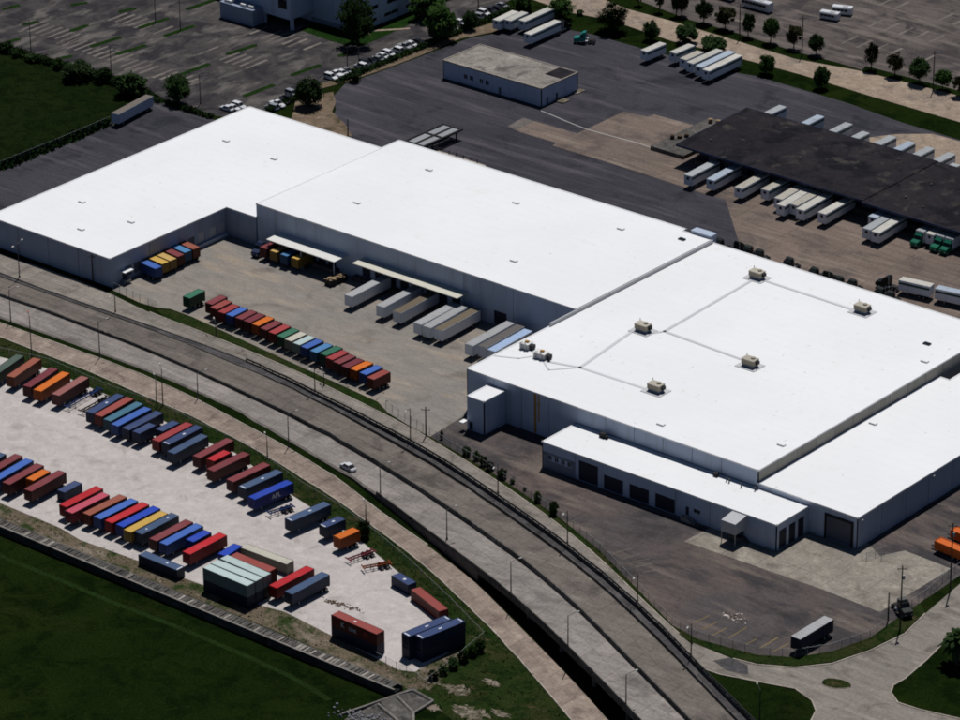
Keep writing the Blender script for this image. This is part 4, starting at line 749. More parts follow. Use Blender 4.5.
b = MB(); b.b2(-87, -64, 16.7, 18.78, .05, 1.15); b.build('dock_platform', 'dark_concrete', mw)

# main warehouse --------------------------------------------------------
bw = thing('warehouse', 'largest square warehouse carrying five tan rooftop units', 'warehouse', group='white warehouse complex')
P = [(15.9, -23.9), (103.9, -23.9), (103.9, 75.7), (15.9, 75.7)]
core(bw, [(16.15, -23.65), (103.65, -23.65), (103.65, 75.45), (16.15, 75.45)], 10.75, 'wall_paint')
walls(bw, (15.9, -23.65), (103.9, -23.65), 0, 10.8, (0, -1), 8.6, 'wall_paint', [(17.2 - 8, 19.0 - 8, 8.6, 8.61, 'wall_paint', 'x')][:0])
walls(bw, (103.65, -23.9), (103.65, 75.7), 0, 10.8, (1, 0), 7.6, 'wall_grey')
walls(bw, (16.15, 18.6), (16.15, -23.9), 0, 10.8, (-1, 0), 8.6, 'wall_paint')
walls(bw, (103.9, 75.45), (15.9, 75.45), 0, 10.8, (0, 1), 8.6, 'wall_paint')
r = flat_roof(bw, P, 11.05)
for i_, (x, y) in enumerate(((71.7, -19.0), (100.2, -9.9), (100.2, 49.4), (94.9, 58.2))): hatch(r, x, y, 11.03, i_ == 3)
for x in (37.2, 38.4):
    b = MB(); b.b2(x - .1, x + (.55 if x < 38 else .3), -23.98, -23.9, .2 if x < 38 else 3.5, 10.6); b.b2(x - .12, x + .4, -24.12, -23.9, 7.8 if x > 38 else 10.1, 8.5 if x > 38 else 10.7); b.build('downpipe', 'rust_stain', bw)
# grey cable runs between the rooftop units
def run(pts, w=.85):
    for a, c in zip(pts[:-1], pts[1:]):
        d = Vector(c) - Vector(a); b = MB(); b.box((a[0] + c[0]) / 2, (a[1] + c[1]) / 2, 11.08, d.length + w * .8, w, .08, math.atan2(d.y, d.x)); b.build('cable_run', 'run_grey', r)
run([(33.8, 19.2), (37.0, -6.1)]); run([(37.0, -6.1), (29, -8.3), (26.5, -8)]); run([(37.0, -6.1), (57.2, -5.6)])
run([(38.2, 20.6), (40.1, 23.6), (38.4, 61.8)]); run([(40.1, 23.6), (66.6, 22.2)]); run([(40.6, 64.3), (69.3, 63.6)]); run([(16.6, -14), (22, -11.5), (24, -8.2)], .35)
run([(27.5, -8.8), (32, -12), (37.0, -6.1)], .35)
# parapet wall box at the back corner where the two roofs meet
b = MB(); b.b2(16.0, 16.3, 8, 75.4, 11.0, 11.95); b.build('fire_wall', 'roof_grey', bw)

# stair block on the front wall
sb = thing('stair_block', 'small white-topped block standing against the front wall of the largest warehouse', 'building')
P = [(23.0, -32.3), (28.4, -32.3), (28.4, -24.2), (23.0, -24.2)]
core(sb, [(23.2, -32.1), (28.2, -32.1), (28.2, -24.2), (23.2, -24.2)], 8.7, 'wall_paint')
walls(sb, (23, -32.05), (28.4, -32.05), 0, 8.7, (0, -1), 30, 'wall_paint', [(.6, 1.8, .1, 2.3, 'door_dark', 'door')])
walls(sb, (28.15, -32.3), (28.15, -24.2), 0, 8.7, (1, 0), 30, 'wall_paint')
flat_roof(sb, P, 8.95)
b = MB(); b.b2(22.0, 23.3, -34.2, -32.4, 2.3, 2.45); b.build('entry_canopy', 'white_roof', sb)

# front annex -----------------------------------------------------------
an = thing('workshop_annex', 'low white annex with four dark roller doors in front of the largest warehouse', 'building')
P = [(50.0, -36.8), (118.6, -36.8), (118.6, -24.3), (50.0, -24.3)]
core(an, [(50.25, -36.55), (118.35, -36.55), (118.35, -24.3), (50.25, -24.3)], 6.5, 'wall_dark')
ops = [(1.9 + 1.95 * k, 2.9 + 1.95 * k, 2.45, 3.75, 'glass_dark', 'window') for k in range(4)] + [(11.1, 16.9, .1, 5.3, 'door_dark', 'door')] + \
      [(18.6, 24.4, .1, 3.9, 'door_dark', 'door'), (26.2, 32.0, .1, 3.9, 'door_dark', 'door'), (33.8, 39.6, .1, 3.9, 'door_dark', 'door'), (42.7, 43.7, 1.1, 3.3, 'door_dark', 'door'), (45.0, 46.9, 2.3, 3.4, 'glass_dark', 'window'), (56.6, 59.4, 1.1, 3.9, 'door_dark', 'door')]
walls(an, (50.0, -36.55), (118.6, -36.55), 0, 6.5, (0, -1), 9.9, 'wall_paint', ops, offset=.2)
walls(an, (118.35, -36.8), (118.35, -24.3), 0, 6.5, (1, 0), 40, 'wall_paint', [(1.0, 3.9, .1, 4.9, 'door_dark', 'door'), (4.8, 7.4, .1, 4.9, 'door_dark', 'door'), (8.3, 10.8, .1, 4.9, 'door_dark', 'door')])
walls(an, (50.25, -24.3), (50.25, -36.8), 0, 6.5, (-1, 0), 40, 'wall_paint')
b = MB(); b.b2(50.3, 59.9, -36.86, -36.81, 0, 2.3); b.b2(50.3, 51.8, -36.86, -36.81, 2.3, 4.0); b.b2(58.9, 59.9, -36.86, -36.81, 2.3, 4.0); b.b2(50.3, 59.9, -36.86, -36.81, 3.85, 4.35); b.build('lower_wall_paint', 'wall_lower', an)
flat_roof(an, P, 6.75)
# dock hood and stairs
b = MB(); c_ = [(106.2, -41.2), (110.2, -41.2), (110.2, -36.8), (106.2, -36.8)]
b.add([(106.2, -41.2, 3.1), (110.2, -41.2, 3.1), (110.2, -36.9, 3.1), (106.2, -36.9, 3.1), (106.2, -41.2, 5.9), (110.2, -41.2, 5.9), (110.2, -36.9, 6.5), (106.2, -36.9, 6.5)], [(4, 5, 6, 7), (0, 1, 5, 4), (1, 2, 6, 5), (3, 0, 4, 7)])
b.build('dock_hood', 'roof_grey', an)
for x in (106.3, 110.1):
    b = MB(); b.tube((x, -41.1, 0), (x, -41.1, 3.1), .1, n=6); b.build('hood_post', 'galvanised', an)
b = MB(); b.b2(106.4, 110, -38.6, -36.85, 0, 1.1)
for k in range(5): b.b2(110.0 + k * .3, 110.3 + k * .3, -38.4, -36.9, 0, 1.1 - .2 * (k + 1))
b.build('dock_stair', 'dark_concrete', an)
b = MB()
for k in range(6): b.b2(93.9 + k * .4, 94.3 + k * .4, -38.4, -36.85, 0, 1.1 - .17 * k)
b.b2(92.4, 93.9, -38.4, -36.85, 0, 1.1); b.build('entry_stair', 'pale_concrete', an)
b = MB()
for x, z in ((92.5, 1.1), (93.9, 1.1), (96.2, .2)): b.tube((x, -38.4, z), (x, -38.4, z + 1), .05, n=5)
b.tube((92.5, -38.4, 2.1), (93.9, -38.4, 2.1), .05, n=5); b.tube((93.9, -38.4, 2.1), (96.2, -38.4, 1.2), .05, n=5); b.build('handrail', 'galvanised', an)
for x, y in ((96.5, -26.2), (97.4, -26.4), (101, -26.6), (104.5, -26.0)):
    b = MB(); b.tube((x, y, 6.7), (x, y, 7.6), .16, n=7); b.tube((x, y, 7.6), (x, y, 7.75), .24, n=7); b.build('roof_vent', 'pole_metal', an)
b = MB(); b.box(59.8, -26.0, 7.3, 1.6, 1.0, 1.1); b.box(61.0, -26.1, 7.1, .7, .7, .8); b.build('roof_fan', 'frame_black', an)
b = MB(); b.box(93.0, -25.6, 7.2, 1.2, .8, 1.0); b.build('roof_fan', 'frame_black', an)

# side annex ------------------------------------------------------------
sa = thing('storage_annex', 'long white-roofed annex with one framed dark roller door beside the gate', 'building')
P = [(104.1, -24.3), (132.2, -24.3), (132.2, 82), (107.2, 82), (107.2, 50.0), (104.1, 50.0)]
core(sa, [(104.1, -24.05), (131.95, -24.05), (131.95, 81.75), (107.4, 81.75), (107.4, 49.75), (104.1, 49.75)], 7.75, 'wall_dark')
walls(sa, (104.1, -24.05), (132.2, -24.05), 0, 7.75, (0, -1), 60, 'wall_paint', [(19.6, 26.4, .1, 5.9, 'door_grey', 'door')])
b = MB(); b.b2(123.1, 123.7, -24.5, -24.3, 0, 6.5); b.b2(130.5, 131.1, -24.5, -24.3, 0, 6.5); b.b2(123.7, 130.5, -24.5, -24.3, 5.9, 6.5); b.build('door_surround', 'frame_black', sa)
walls(sa, (131.95, -24.3), (131.95, 82), 0, 7.75, (1, 0), 9.6, 'wall_dark')
flat_roof(sa, P, 8.0)
hatch(sa, 106.8, 18.2, 7.98)
for (x, y) in ((132.4, -22.9), (132.4, 6.0)):
    b = MB(); b.box(x, y, 6.9, .35, .6, .35); b.build('wall_lamp', 'lamp_glass', sa)

# rear office -------------------------------------------------------------
of = thing('office_building', 'pale blue flat-roofed office block alone on the dark rear asphalt', 'building')
P = [(-135.0, 144.6), (-97.6, 144.6), (-97.6, 161.6), (-135.0, 161.6)]
core(of, [(-134.8, 144.8), (-97.8, 144.8), (-97.8, 161.4), (-134.8, 161.4)], 5.3, 'office_paint')
walls(of, (-135, 144.85), (-97.6, 144.85), 0, 5.35, (0, -1), 6.3, 'office_paint', [(8.0, 9.3, 1.7, 3.2, 'glass_dark', 'window'), (10.2, 11.6, 1.7, 3.2, 'glass_dark', 'window'), (14.0, 15.3, 1.7, 3.2, 'glass_dark', 'window'), (16.2, 17.6, 1.7, 3.2, 'glass_dark', 'window'), (21.2, 22.2, .1, 2.3, 'door_grey', 'door')], gap=.07)
walls(of, (-97.85, 144.6), (-97.85, 161.6), 0, 5.35, (1, 0), 5.6, 'office_paint', [(2.2, 3.2, .1, 2.3, 'door_grey', 'door'), (6.6, 7.6, .1, 2.3, 'door_dark', 'door')], gap=.07)
walls(of, (-134.75, 161.6), (-134.75, 144.6), 0, 5.35, (-1, 0), 5.6, 'office_paint', gap=.07)
walls(of, (-97.6, 161.35), (-135, 161.35), 0, 5.35, (0, 1), 6.3, 'office_paint', gap=.07)
r = flat_roof(of, P, 5.6, 'grey_roof', 'kerb', .15)
b = MB(); b.b2(-104.5, -97.9, 154.5, 161.3, 5.58, 5.63); b.build('tar_patch', 'black_roof', r)
b = MB(); b.b2(-97.55, -94.2, 150.2, 153.6, .05, .35); b.build('door_slab', 'sand', of)
b = MB(); b.b2(-97.55, -95.6, 158.6, 162.6, .05, .3); b.build('door_slab', 'sand', of)

# black-roofed dock terminal --------------------------------------------
dt = thing('dock_terminal', 'long black-roofed truck terminal with trailers backed along both sides', 'building')
core(dt, [(-36.5, 139.5), (125, 139.0), (125, 163.5), (-36.5, 163.0)], 5.4, 'door_dark')
for (pp, z) in (([(-40.3, 133.6), (23.6, 133.0), (23.6, 169.0), (-41.6, 168.6)], 6.3), ([(23.7, 132.2), (128, 130.2), (128, 169.6), (23.7, 169.0)], 6.1)):
    b = MB(); b.prism(pp, z - .55, z); rr = b.build('roof', 'black_roof', dt)
    b = MB()
    for a, c in ((pp[0], pp[1]), (pp[2], pp[3])) + (((pp[3], pp[0]),) if z > 6.2 else ((pp[1], pp[2]),)):
        d = Vector(c) - Vector(a); b.box((a[0] + c[0]) / 2, (a[1] + c[1]) / 2, z - .3, d.length + .1, .12, .62, math.atan2(d.y, d.x))
    b.build('fascia', 'navy_cab', rr)
    for k in range(4):
        fx = random.uniform(.08, .92); fy = random.uniform(.15, .85); x = lerp(pp[0][0], min(pp[1][0], 75), fx); y = lerp(pp[0][1], pp[3][1], fy)
        b = MB(); b.tube((x, y, z), (x, y, z + .35), .2, n=7); b.tube((x, y, z + .35), (x, y, z + .45), .3, n=7); b.build('roof_vent', 'dark_concrete', rr)
for k in range(30):                                                  # dock doors on both long walls
    x = -33 + 5.2 * k
    b = MB(); b.b2(x, x + 2.9, 139.25, 139.4, 1.2, 4.0); b.build('door', 'door_grey', dt)
b = MB(); b.b2(-36.5, 125, 137.3, 139.6, 0, 1.2); b.build('dock_platform', 'dark_concrete', dt)
for k in range(9):
    x = -35.5 + 7.4 * k
    b = MB(); b.tube((x, 137.6, 1.2), (x, 137.6, 5.8), .14, n=6); b.build('canopy_post', 'pole_metal', dt)
# loading ramp with pallets at its west end
b = MB(); b.b2(-52.8, -41.0, 138.2, 166, .05, 1.15); b.build('loading_ramp', 'dark_concrete', dt)
def pallet_stack(x, y, z, n, label, mat='pallet_wood'):
    t = thing('pallet_stack', label, 'pallets', (x, y, z), random.random(), 'pallet stacks on the terminal ramp')
    for k in range(n):
        b = MB()
        for j in range(5): b.box(-.5 + j * .25, 0, .13 + k * .16, .16, 1.2, .03)
        for j in range(3): b.box(0, -.5 + j * .5, .06 + k * .16, 1.1, .1, .1)
        b.build('pallet', mat, t)
for i_, (x, y, n, lb) in enumerate(((-51.3, 146.5, 7, 'tall reddish pallet stack at the outer end of the terminal ramp'), (-50.0, 148.2, 5, 'second pallet stack from the outer end of the terminal ramp'), (-49.0, 150.1, 6, 'third pallet stack along the terminal ramp, middle of five'), (-50.2, 163.0, 8, 'pale pallet stack beside the far end of the terminal ramp'), (-48.0, 163.8, 7, 'pallet stack nearest the black roof at the ramp far end'))):
    pallet_stack(x, y, 1.15, n, lb, 'pallet_wood' if i_ > 2 else 'debris_brown')

# white office at the parking lot ------------------------------------------
wo_ = thing('office_building', 'tall white office building with dark window bands behind the lawn tree', 'building')
core(wo_, [(-260, 156.6), (-180, 156.6), (-180, 240), (-260, 240)], 14, 'wall_paint')
walls(wo_, (-198, 156.75), (-179.8, 156.75), 0, 14, (0, -1), 9, 'wall_paint', [(1.5, 7.5, 1.6, 2.7, 'glass_dark', 'window'), (1.0, 8.0, 5.6, 6.8, 'glass_dark', 'window'), (10.6, 17.0, 5.6, 6.8, 'glass_dark', 'window'), (1.0, 8.0, 9.6, 10.8, 'glass_dark', 'window')])
walls(wo_, (-180.05, 156.5), (-180.05, 240), 0, 14, (1, 0), 9, 'wall_paint', [(3 + 10 * k, 9.5 + 10 * k, zb, zb + 1.2, 'glass_dark', 'window') for k in range(8) for zb in (1.6,)] )
for k in range(7):
    b = MB(); b.b2(-179.82, -179.7, 160 + 11 * k, 166.5 + 11 * k, 5.6, 6.8); b.build('window', 'glass_dark', wo_)
b = MB(); b.b2(-198, -198 + 18.3, 156.35, 156.5, 0, 1.5); b.build('wall_foot_shade', 'wall_lower', wo_)  # dark strip painting in the shade along the wall foot
b = MB(); b.b2(-222, -197.2, 146, 157, 3.4, 14); b.build('entrance_block', 'wall_paint', wo_)
for x, y in ((-197.8, 146.4), (-209, 146.4), (-221, 146.4)):
    b = MB(); b.b2(x, x + .9, y, y + .9, 0, 3.5); b.build('entrance_column', 'wall_paint', wo_)
b = MB(); b.b2(-202, -198.6, 145.9, 146.0, 6.5, 9.5); b.build('window', 'glass_dark', wo_)
b = MB(); b.b2(-222.2, -208.5, 141.3, 146, 0, 5.2); o = b.build('plant_room', 'wall_dark', wo_)
for x0, x1, y0, y1 in ((-221, -218, 142, 143.5), (-214.5, -212.5, 142.2, 143.2), (-211.4, -209.4, 142.4, 143.3)):
    b = MB(); b.b2(x0, x1, y0, y1, 5.2, 6.0); b.build('roof_unit', 'canopy_white', o)
for pth in (((-183.5, 161), (-176, 158)), ((-178.5, 160.5), (-170, 170))):
    a, c = pth; d = Vector(c) - Vector(a)
    b = MB(); b.box((a[0] + c[0]) / 2, (a[1] + c[1]) / 2, .13, d.length, 1.2, .04, math.atan2(d.y, d.x)); tag(b.build('footpath', 'beige_concrete'), kind='structure')

# fuelling gantry behind the middle warehouse
fg = thing('fuel_gantry', 'dark steel gantry with a grid roof behind the middle warehouse', 'gantry')
for x in (-106.2, -102.6, -99.4):
    b = MB(); b.b2(x - .3, x + .3, 86, 111, 2.7, 3.2); b.build('roof_beam', 'frame_black', fg)
for y in (86, 94.3, 102.6, 110.8):
    b = MB(); b.b2(-106.5, -99.1, y - .3, y + .3, 2.75, 3.15); b.build('cross_beam', 'frame_black', fg)
for x in (-104.4, -101.0):
    for y in (90.1, 98.4, 106.7):
        b = MB(); b.b2(x - 1.2, x + 1.2, y - 3.6, y + 3.6, 2.85, 2.95); b.build('roof_panel', 'galvanised', fg)
for x in (-105.8, -99.8):
    for y in (88, 109):
        b = MB(); b.b2(x - .2, x + .2, y - .2, y + .2, 0, 2.7); b.build('leg', 'frame_black', fg)
b = MB(); b.b2(-99, -81, 97.3, 99.6, .05, .32); b.build('pump_island', 'kerb', fg)
for k in range(6):
    b = MB(); b.tube((-97 + 2.6 * k, 99.4, .3), (-97 + 2.6 * k, 99.4, 1.4), .12, n=6); b.build('bollard', 'frame_black', fg)

# rooftop units -------------------------------------------------------------
def rooftop_unit(x, y, label, sx=3.6, sy=2.4):
    t = thing('rooftop_unit', label, 'rooftop unit', (x, y, 11.05), 0, 'tan rooftop air units')
    b = MB(); b.box(0, 0, .06, sx + 2.2, sy + 2.4, .12); b.build('roof_pad', 'roof_grey', t)
    b = MB(); b.box(0, 0, .45, sx - .3, sy - .3, .7); b.build('base_curb', 'wall_lower', t)
    b = MB(); b.box(0, 0, 1.35, sx, sy, 1.2)
    for k in range(5): b.box(-sx / 2 + .4 + k * (sx - .8) / 4, -sy / 2 - .03, 1.35, .08, .06, 1.1)
    c = b.build('casing', 'unit_tan', t)
    b = MB(); b.box(0, 0, 2.0, sx + .1, sy + .1, .12); b.build('top_cover', 'unit_top', c)
    b = MB(); b.box(sx / 2 + .25, .3, 1.3, .5, 1.2, .8); b.build('intake_hood', 'frame_black', t)
    b = MB(); b.tube((.6, .4, 2.0), (.6, .4, 2.35), .55, n=12); b.build('fan_shroud', 'unit_tan', t)
    b = MB(); b.tube((-sx / 2 - .4, sy / 2 + .5, 0), (-sx / 2 - .4, sy / 2 + .5, 2.3), .1, n=6); b.build('vent_pipe', 'galvanised', t)
for x, y, lb in ((35.8, 20.4, 'tan rooftop unit near the wall between the two tall warehouse roofs'), (38.5, 64.4, 'tan rooftop unit at the back edge above the parked green cabs'), (71.5, 63.9, 'tan rooftop unit at the back edge near the dark skylight'),
                 (68.6, 20.6, 'tan rooftop unit in the middle of the big white roof'), (59.5, -5.1, 'tan rooftop unit closest to the roof of the low front annex')):
    rooftop_unit(x, y, lb)
def chiller(x, y, label, w):
    t = thing('rooftop_chiller', label, 'rooftop unit', (x, y, 11.05), .1)
    b = MB(); b.box(0, 0, .7, w, 2.2, 1.4); b.build('casing', 'roof_grey', t)
    b = MB(); b.box(0, 0, 1.5, w + .3, 2.5, .15); b.build('top_cover', 'canopy_white', t)
    for sx in (-.5, .5):
        b = MB(); b.tube((sx * w * .55, -1.4, 0), (sx * w * .55, -1.4, 1.9), .12, n=6); b.tube((sx * w * .55, -1.4, 1.9), (sx * w * .2, -1.0, 1.9), .12, n=6); b.build('pipe', 'galvanised', t)
    b = MB(); b.box(w * .55 + .5, .2, .7, .8, 1.5, 1.0); b.build('motor', 'frame_black', t)
    b = MB(); b.box(.2, .2, 1.75, .9, .7, .4); b.build('valve_box', 'rust_stain', t)
chiller(19.6, -5.6, 'pale rooftop chiller with pipes at the corner above the blue-roofed trailer', 2.4)
chiller(26.0, -7.6, 'wider rooftop chiller with a black motor end behind the corner edge', 3.2)

# ------------------------------------------------------------------ containers and chassis
MESH = {}
def cont_meshes(L_):
    if L_ in MESH: return MESH[L_]
    W, H_ = 2.44, 2.59; h = L_ / 2; w = W / 2
    b = MB()                                                          # frame, floor, corrugated sides and nose
    for sx in (-1, 1):
        for sy in (-1, 1): b.box(sx * (w - .09), sy * (h - .09), H_ / 2, .18, .18, H_)
        b.box(sx * (w - .06), 0, .1, .12, L_ - .36, .2); b.box(sx * (w - .05), 0, H_ - .07, .1, L_ - .36, .14)
    b.box(0, 0, .12, W - .24, L_ - .1, .1); b.box(0, h - .06, H_ - .08, W - .36, .12, .16); b.box(0, h - .06, .1, W - .36, .12, .2)
    n = int((L_ - .4) / .14)
    for sx in (-1, 1):
        vs, fs = [], []
        for i in range(n + 1):
            y = -h + .2 + (L_ - .4) * i / n; d = (0, 0, .036, .036)[i % 4]
            vs += [(sx * (w - .02 - d), y, .18), (sx * (w - .02 - d), y, H_ - .12)]
        fs = [(2 * i, 2 * i + 2, 2 * i + 3, 2 * i + 1) for i in range(n)]; b.add(vs, fs)
    m = 16; vs, fs = [], []
    for i in range(m + 1):
        x = -w + .18 + (W - .36) * i / m; d = (0, 0, .04, .04)[i % 4]; vs += [(x, h - .02 - d, .18), (x, h - .02 - d, H_ - .14)]
    b.add(vs, [(2 * i, 2 * i + 2, 2 * i + 3, 2 * i + 1) for i in range(m)])
    body = b.mesh('container_body', None, 'keep') if 0 else b.mesh('container_body', 'box_navy')
    b = MB(); vs, fs = [], []
    n = int((L_ - .3) / .21)
    for i in range(n + 1):
        y = -h + .12 + (L_ - .24) * i / n; d = (0, 0, .03, .03)[i % 4]
        vs += [(-w + .08, y, H_ - .005 - d), (w - .08, y, H_ - .005 - d)]
    b.add(vs, [(2 * i, 2 * i + 1, 2 * i + 3, 2 * i + 2) for i in range(n)])
    roof = b.mesh('container_roof', 'box_navy')
    b = MB(); b.box(0, 0, 0, W / 2 - .2, .06, H_ - .34)
    for x in (-.25, .25): b.tube((x, -.06, -H_ / 2 + .2), (x, -.06, H_ / 2 - .2), .025, n=5)
    for z in (-.7, 0, .7): b.box(0, -.04, z, W / 2 - .25, .03, .08)
    door = b.mesh('container_door', 'box_navy')
    MESH[L_] = (body, roof, door, h, H_); return MESH[L_]
def container(col, x, y, rz, L_, zb, hh, label, group, marks=()):
    body, roof, door, h, H_ = cont_meshes(L_)
    t = thing('shipping_container', label, 'container', (x, y, zb), rz, group); t.scale = (1, 1, hh / 2.59)
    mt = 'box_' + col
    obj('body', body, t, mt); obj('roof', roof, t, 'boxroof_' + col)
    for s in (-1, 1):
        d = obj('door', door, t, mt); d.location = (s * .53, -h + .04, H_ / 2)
    for (mx, my, ml, mw) in marks:
        b = MB(); b.box(mx, my * L_, H_ + .012, mw, ml, .012); b.build('roof_marking', 'letter_white', t)
    return t
def wheel_mesh():
    if 'wheel' not in MESH:
        b = MB(); b.tube((-.28, 0, 0), (.28, 0, 0), .5, n=14); t = b.mesh('tyre', 'tyre')
        b = MB(); b.tube((-.30, 0, 0), (.30, 0, 0), .26, n=10); r_ = b.mesh('rim', 'rim')
        MESH['wheel'] = (t, r_)
    return MESH['wheel']
def wheel(parent, x, y, z=.5, s=1.0, w=1.0):
    t, r_ = wheel_mesh(); o = obj('wheel', t, parent); o.location = (x, y, z); o.scale = (w, s, s)
    obj('rim', r_, o); return o
def chassis_mesh(L_):
    k = ('ch', L_)
    if k not in MESH:
        h = L_ / 2; b = MB()
        for s in (-1, 1): b.box(s * .45, 0, 1.02, .16, L_ - .3, .3)
        b.box(0, -h + .25, 1.08, 2.4, .25, .2); b.box(0, h - .25, 1.08, 2.4, .25, .2)
        for i in range(max(3, int(L_ / 2.2))): b.box(0, -h + 1 + i * 2.1, 1.05, 1.0, .12, .16)
        b.box(0, h - 1.9, .78, 1.1, 2.6, .2)
        f = b.mesh('chassis_frame', 'frame_black')
        b = MB()
        for s in (-1, 1): b.box(s * .85, -h + 2.4, .55, .14, .14, .95); b.box(s * .85, -h + 2.4, .06, .35, .3, .06)
        b.box(0, -h + 2.4, .8, 1.7, .08, .08); g_ = b.mesh('landing_gear', 'galvanised'); MESH[k] = (f, g_)
    return MESH[k]
def chassis(x, y, rz, L_, label, group=None, mat=None, wheels_far=True):
    f, g_ = chassis_mesh(L_)
    t = thing('container_chassis', label, 'chassis', (x, y, .05), rz, group)
    obj('frame', f, t, mat); obj('landing_gear', g_, t)
    for yy in (L_ / 2 - 1.2, L_ / 2 - 2.5):
        for s in (-1, 1): wheel(t, s * .92, yy)
    return t
ROWS = {'road': ('beside the near frontage road', 'containers beside the near frontage road'), 'yard': ('in the row beside the flume', 'containers in the row beside the flume'),
        'east': ('beside the white stacks', 'containers beside the white stacks'), 'fence': ('along the truck court fence', 'short containers along the truck court fence'),
        'wing': ('against the low wing', 'containers backed against the low warehouse wing'), 'canopy': ('under the white dock canopy', 'containers under the white dock canopy')}
cnt = {}
tot = {r_: sum(1 for c in CONTAINERS if c[0] == r_) for r_ in ROWS}
for (row, col, x, y, rz, L_, zt) in CONTAINERS:
    if row == 'cross': continue
    k = cnt.get(row, 0); cnt[row] = k + 1
    where, grp = ROWS[row]
    size = 'short' if L_ < 7 else 'long'
    o_ = {'wing': 'from the frontage road', 'canopy': 'from the low wing'}.get(row, 'from the left')
    on_ch = zt > 3
    marks = []
    if row == 'road' and col in ('navy', 'slate blue') and k in (5, 13, 19, 21, 22): marks = [(0, .05, .8, .5)] + ([(0, -.46, .3, 1.6)] if k != 5 else [])
    if row == 'yard' and k == 14: marks = [(0, -.28, .5, .4), (0, .3, .5, .4)]
    extra = ' with APL on its side' if (row == 'road' and col == 'royal blue') else ''
    lb = f'{col} {size} container{extra}, {ORD[k]} {o_} {where}' if not extra else f'royal blue long container with APL lettering on its side {where}'
    hh = 2.59
    c = container(col, x, y, RAD(rz), L_, zt - hh + .05, hh, lb, grp, marks)
    if extra:
        cu = bpy.data.curves.new('lettering', 'FONT'); cu.body = 'APL'; cu.size = 1.7; cu.extrude = .01; cu.align_x = 'CENTER'
        to = bpy.data.objects.new('tmp', cu); me = bpy.data.meshes.new_from_object(to); bpy.data.objects.remove(to)
        me.materials.clear(); me.materials.append(M['letter_white'])
        lt = obj('lettering', me, c); lt.rotation_euler = (math.pi / 2, 0, math.pi / 2); lt.location = (1.235, .6, .75)
    if on_ch:
        chassis(x, y, RAD(rz), L_, f'chassis under the {col} container {ORD[k]} {o_} {where}', 'chassis under containers')
X = [c for c in CONTAINERS if c[0] == 'cross']
names = ['slate blue container lying alone crosswise beside the flume', 'white upper container closest to the flume in the pale stack', 'white upper container in the middle of the pale stack', 'white upper container beside the brick red one in the stack',
         'brick red upper container beside the white stacks', 'long cream-topped container lying behind the white stacks', 'royal blue short container wedged behind the white stacks', 'navy short container at the fence beside the brick red one',
         'brick red long container lying along the yard fence', 'brick red upper container lettered K LINE above a dark one', 'navy upper container, outer of the pair at the yard end', 'navy upper container on the flume side of the pair at the yard end']
lowlab = {1: 'dark lower container of the white stack on the flume side', 2: 'dark lower container under the middle white container of the pale stack', 3: 'black lower container under the innermost white container of the pale stack', 4: 'dark maroon lower container under the brick red one beside the white stacks', 9: 'dark navy lower container under the brick red K LINE container', 10: 'navy lower container of the outer stack in the yard-end pair', 11: 'navy lower container of the flume-side stack in the yard-end pair'}
low = {1: 'navy', 2: 'slate blue', 3: 'black', 4: 'dark maroon', 9: 'navy', 10: 'navy', 11: 'navy'}
for k, (row, col, x, y, rz, L_, zt) in enumerate(X):
    st = k in low; hh = zt / 2 if st else zt
    mk = []
    if k == 0: mk = [(0, .15, .6, .5), (0, .47, .35, 1.8)]
    if k == 7: mk = [(0, .05, .7, .7)]
    if k == 9: mk = [(0, -.05, .7, .5)]
    if k in (10, 11): mk = [(0, 0, .9, .4), (0, -.46, .35, 1.7), (0, .46, .3, 1.4)]
    c = container(col, x, y, RAD(rz), L_, .05 + (hh if st else 0), hh, names[k], 'containers lying across the yard', mk)
    if st:
        c2 = container(low[k], x, y, RAD(rz), L_, .05, hh - .01, lowlab[k], 'containers lying across the yard')
    if k == 9:
        for txt, px_, mt_, sz in (('K', -3.4, 'letter_white', 1.7), ('LINE', -.4, 'letter_white', 1.15), ('K', 3.6, 'letter_red', 1.9)):
            cu = bpy.data.curves.new('lettering', 'FONT'); cu.body = txt; cu.size = sz; cu.extrude = .01; cu.align_x = 'CENTER'
            to = bpy.data.objects.new('tmp', cu); me = bpy.data.meshes.new_from_object(to); bpy.data.objects.remove(to)
            me.materials.clear(); me.materials.append(M[mt_])
            lt = obj('lettering', me, c); lt.rotation_euler = (math.pi / 2, 0, math.pi / 2); lt.location = (1.235, px_, .7)
CH = [('bright blue', 'long empty blue chassis beside the rose brown container'), ('black', 'empty black chassis beside the first navy container'), ('bright blue', 'short empty blue chassis beside the APL container'),
      ('pink', 'empty magenta chassis near the short orange container'), ('orange', 'empty orange chassis nearest the navy short container at the fence')]
for (nm, x, y, rz, L_), (mt, lb) in zip(CHASSIS, CH):
    c = chassis(x, y, RAD(rz), round(max(L_, 6.5) * 2) / 2, lb, 'empty chassis', 'box_' + mt)

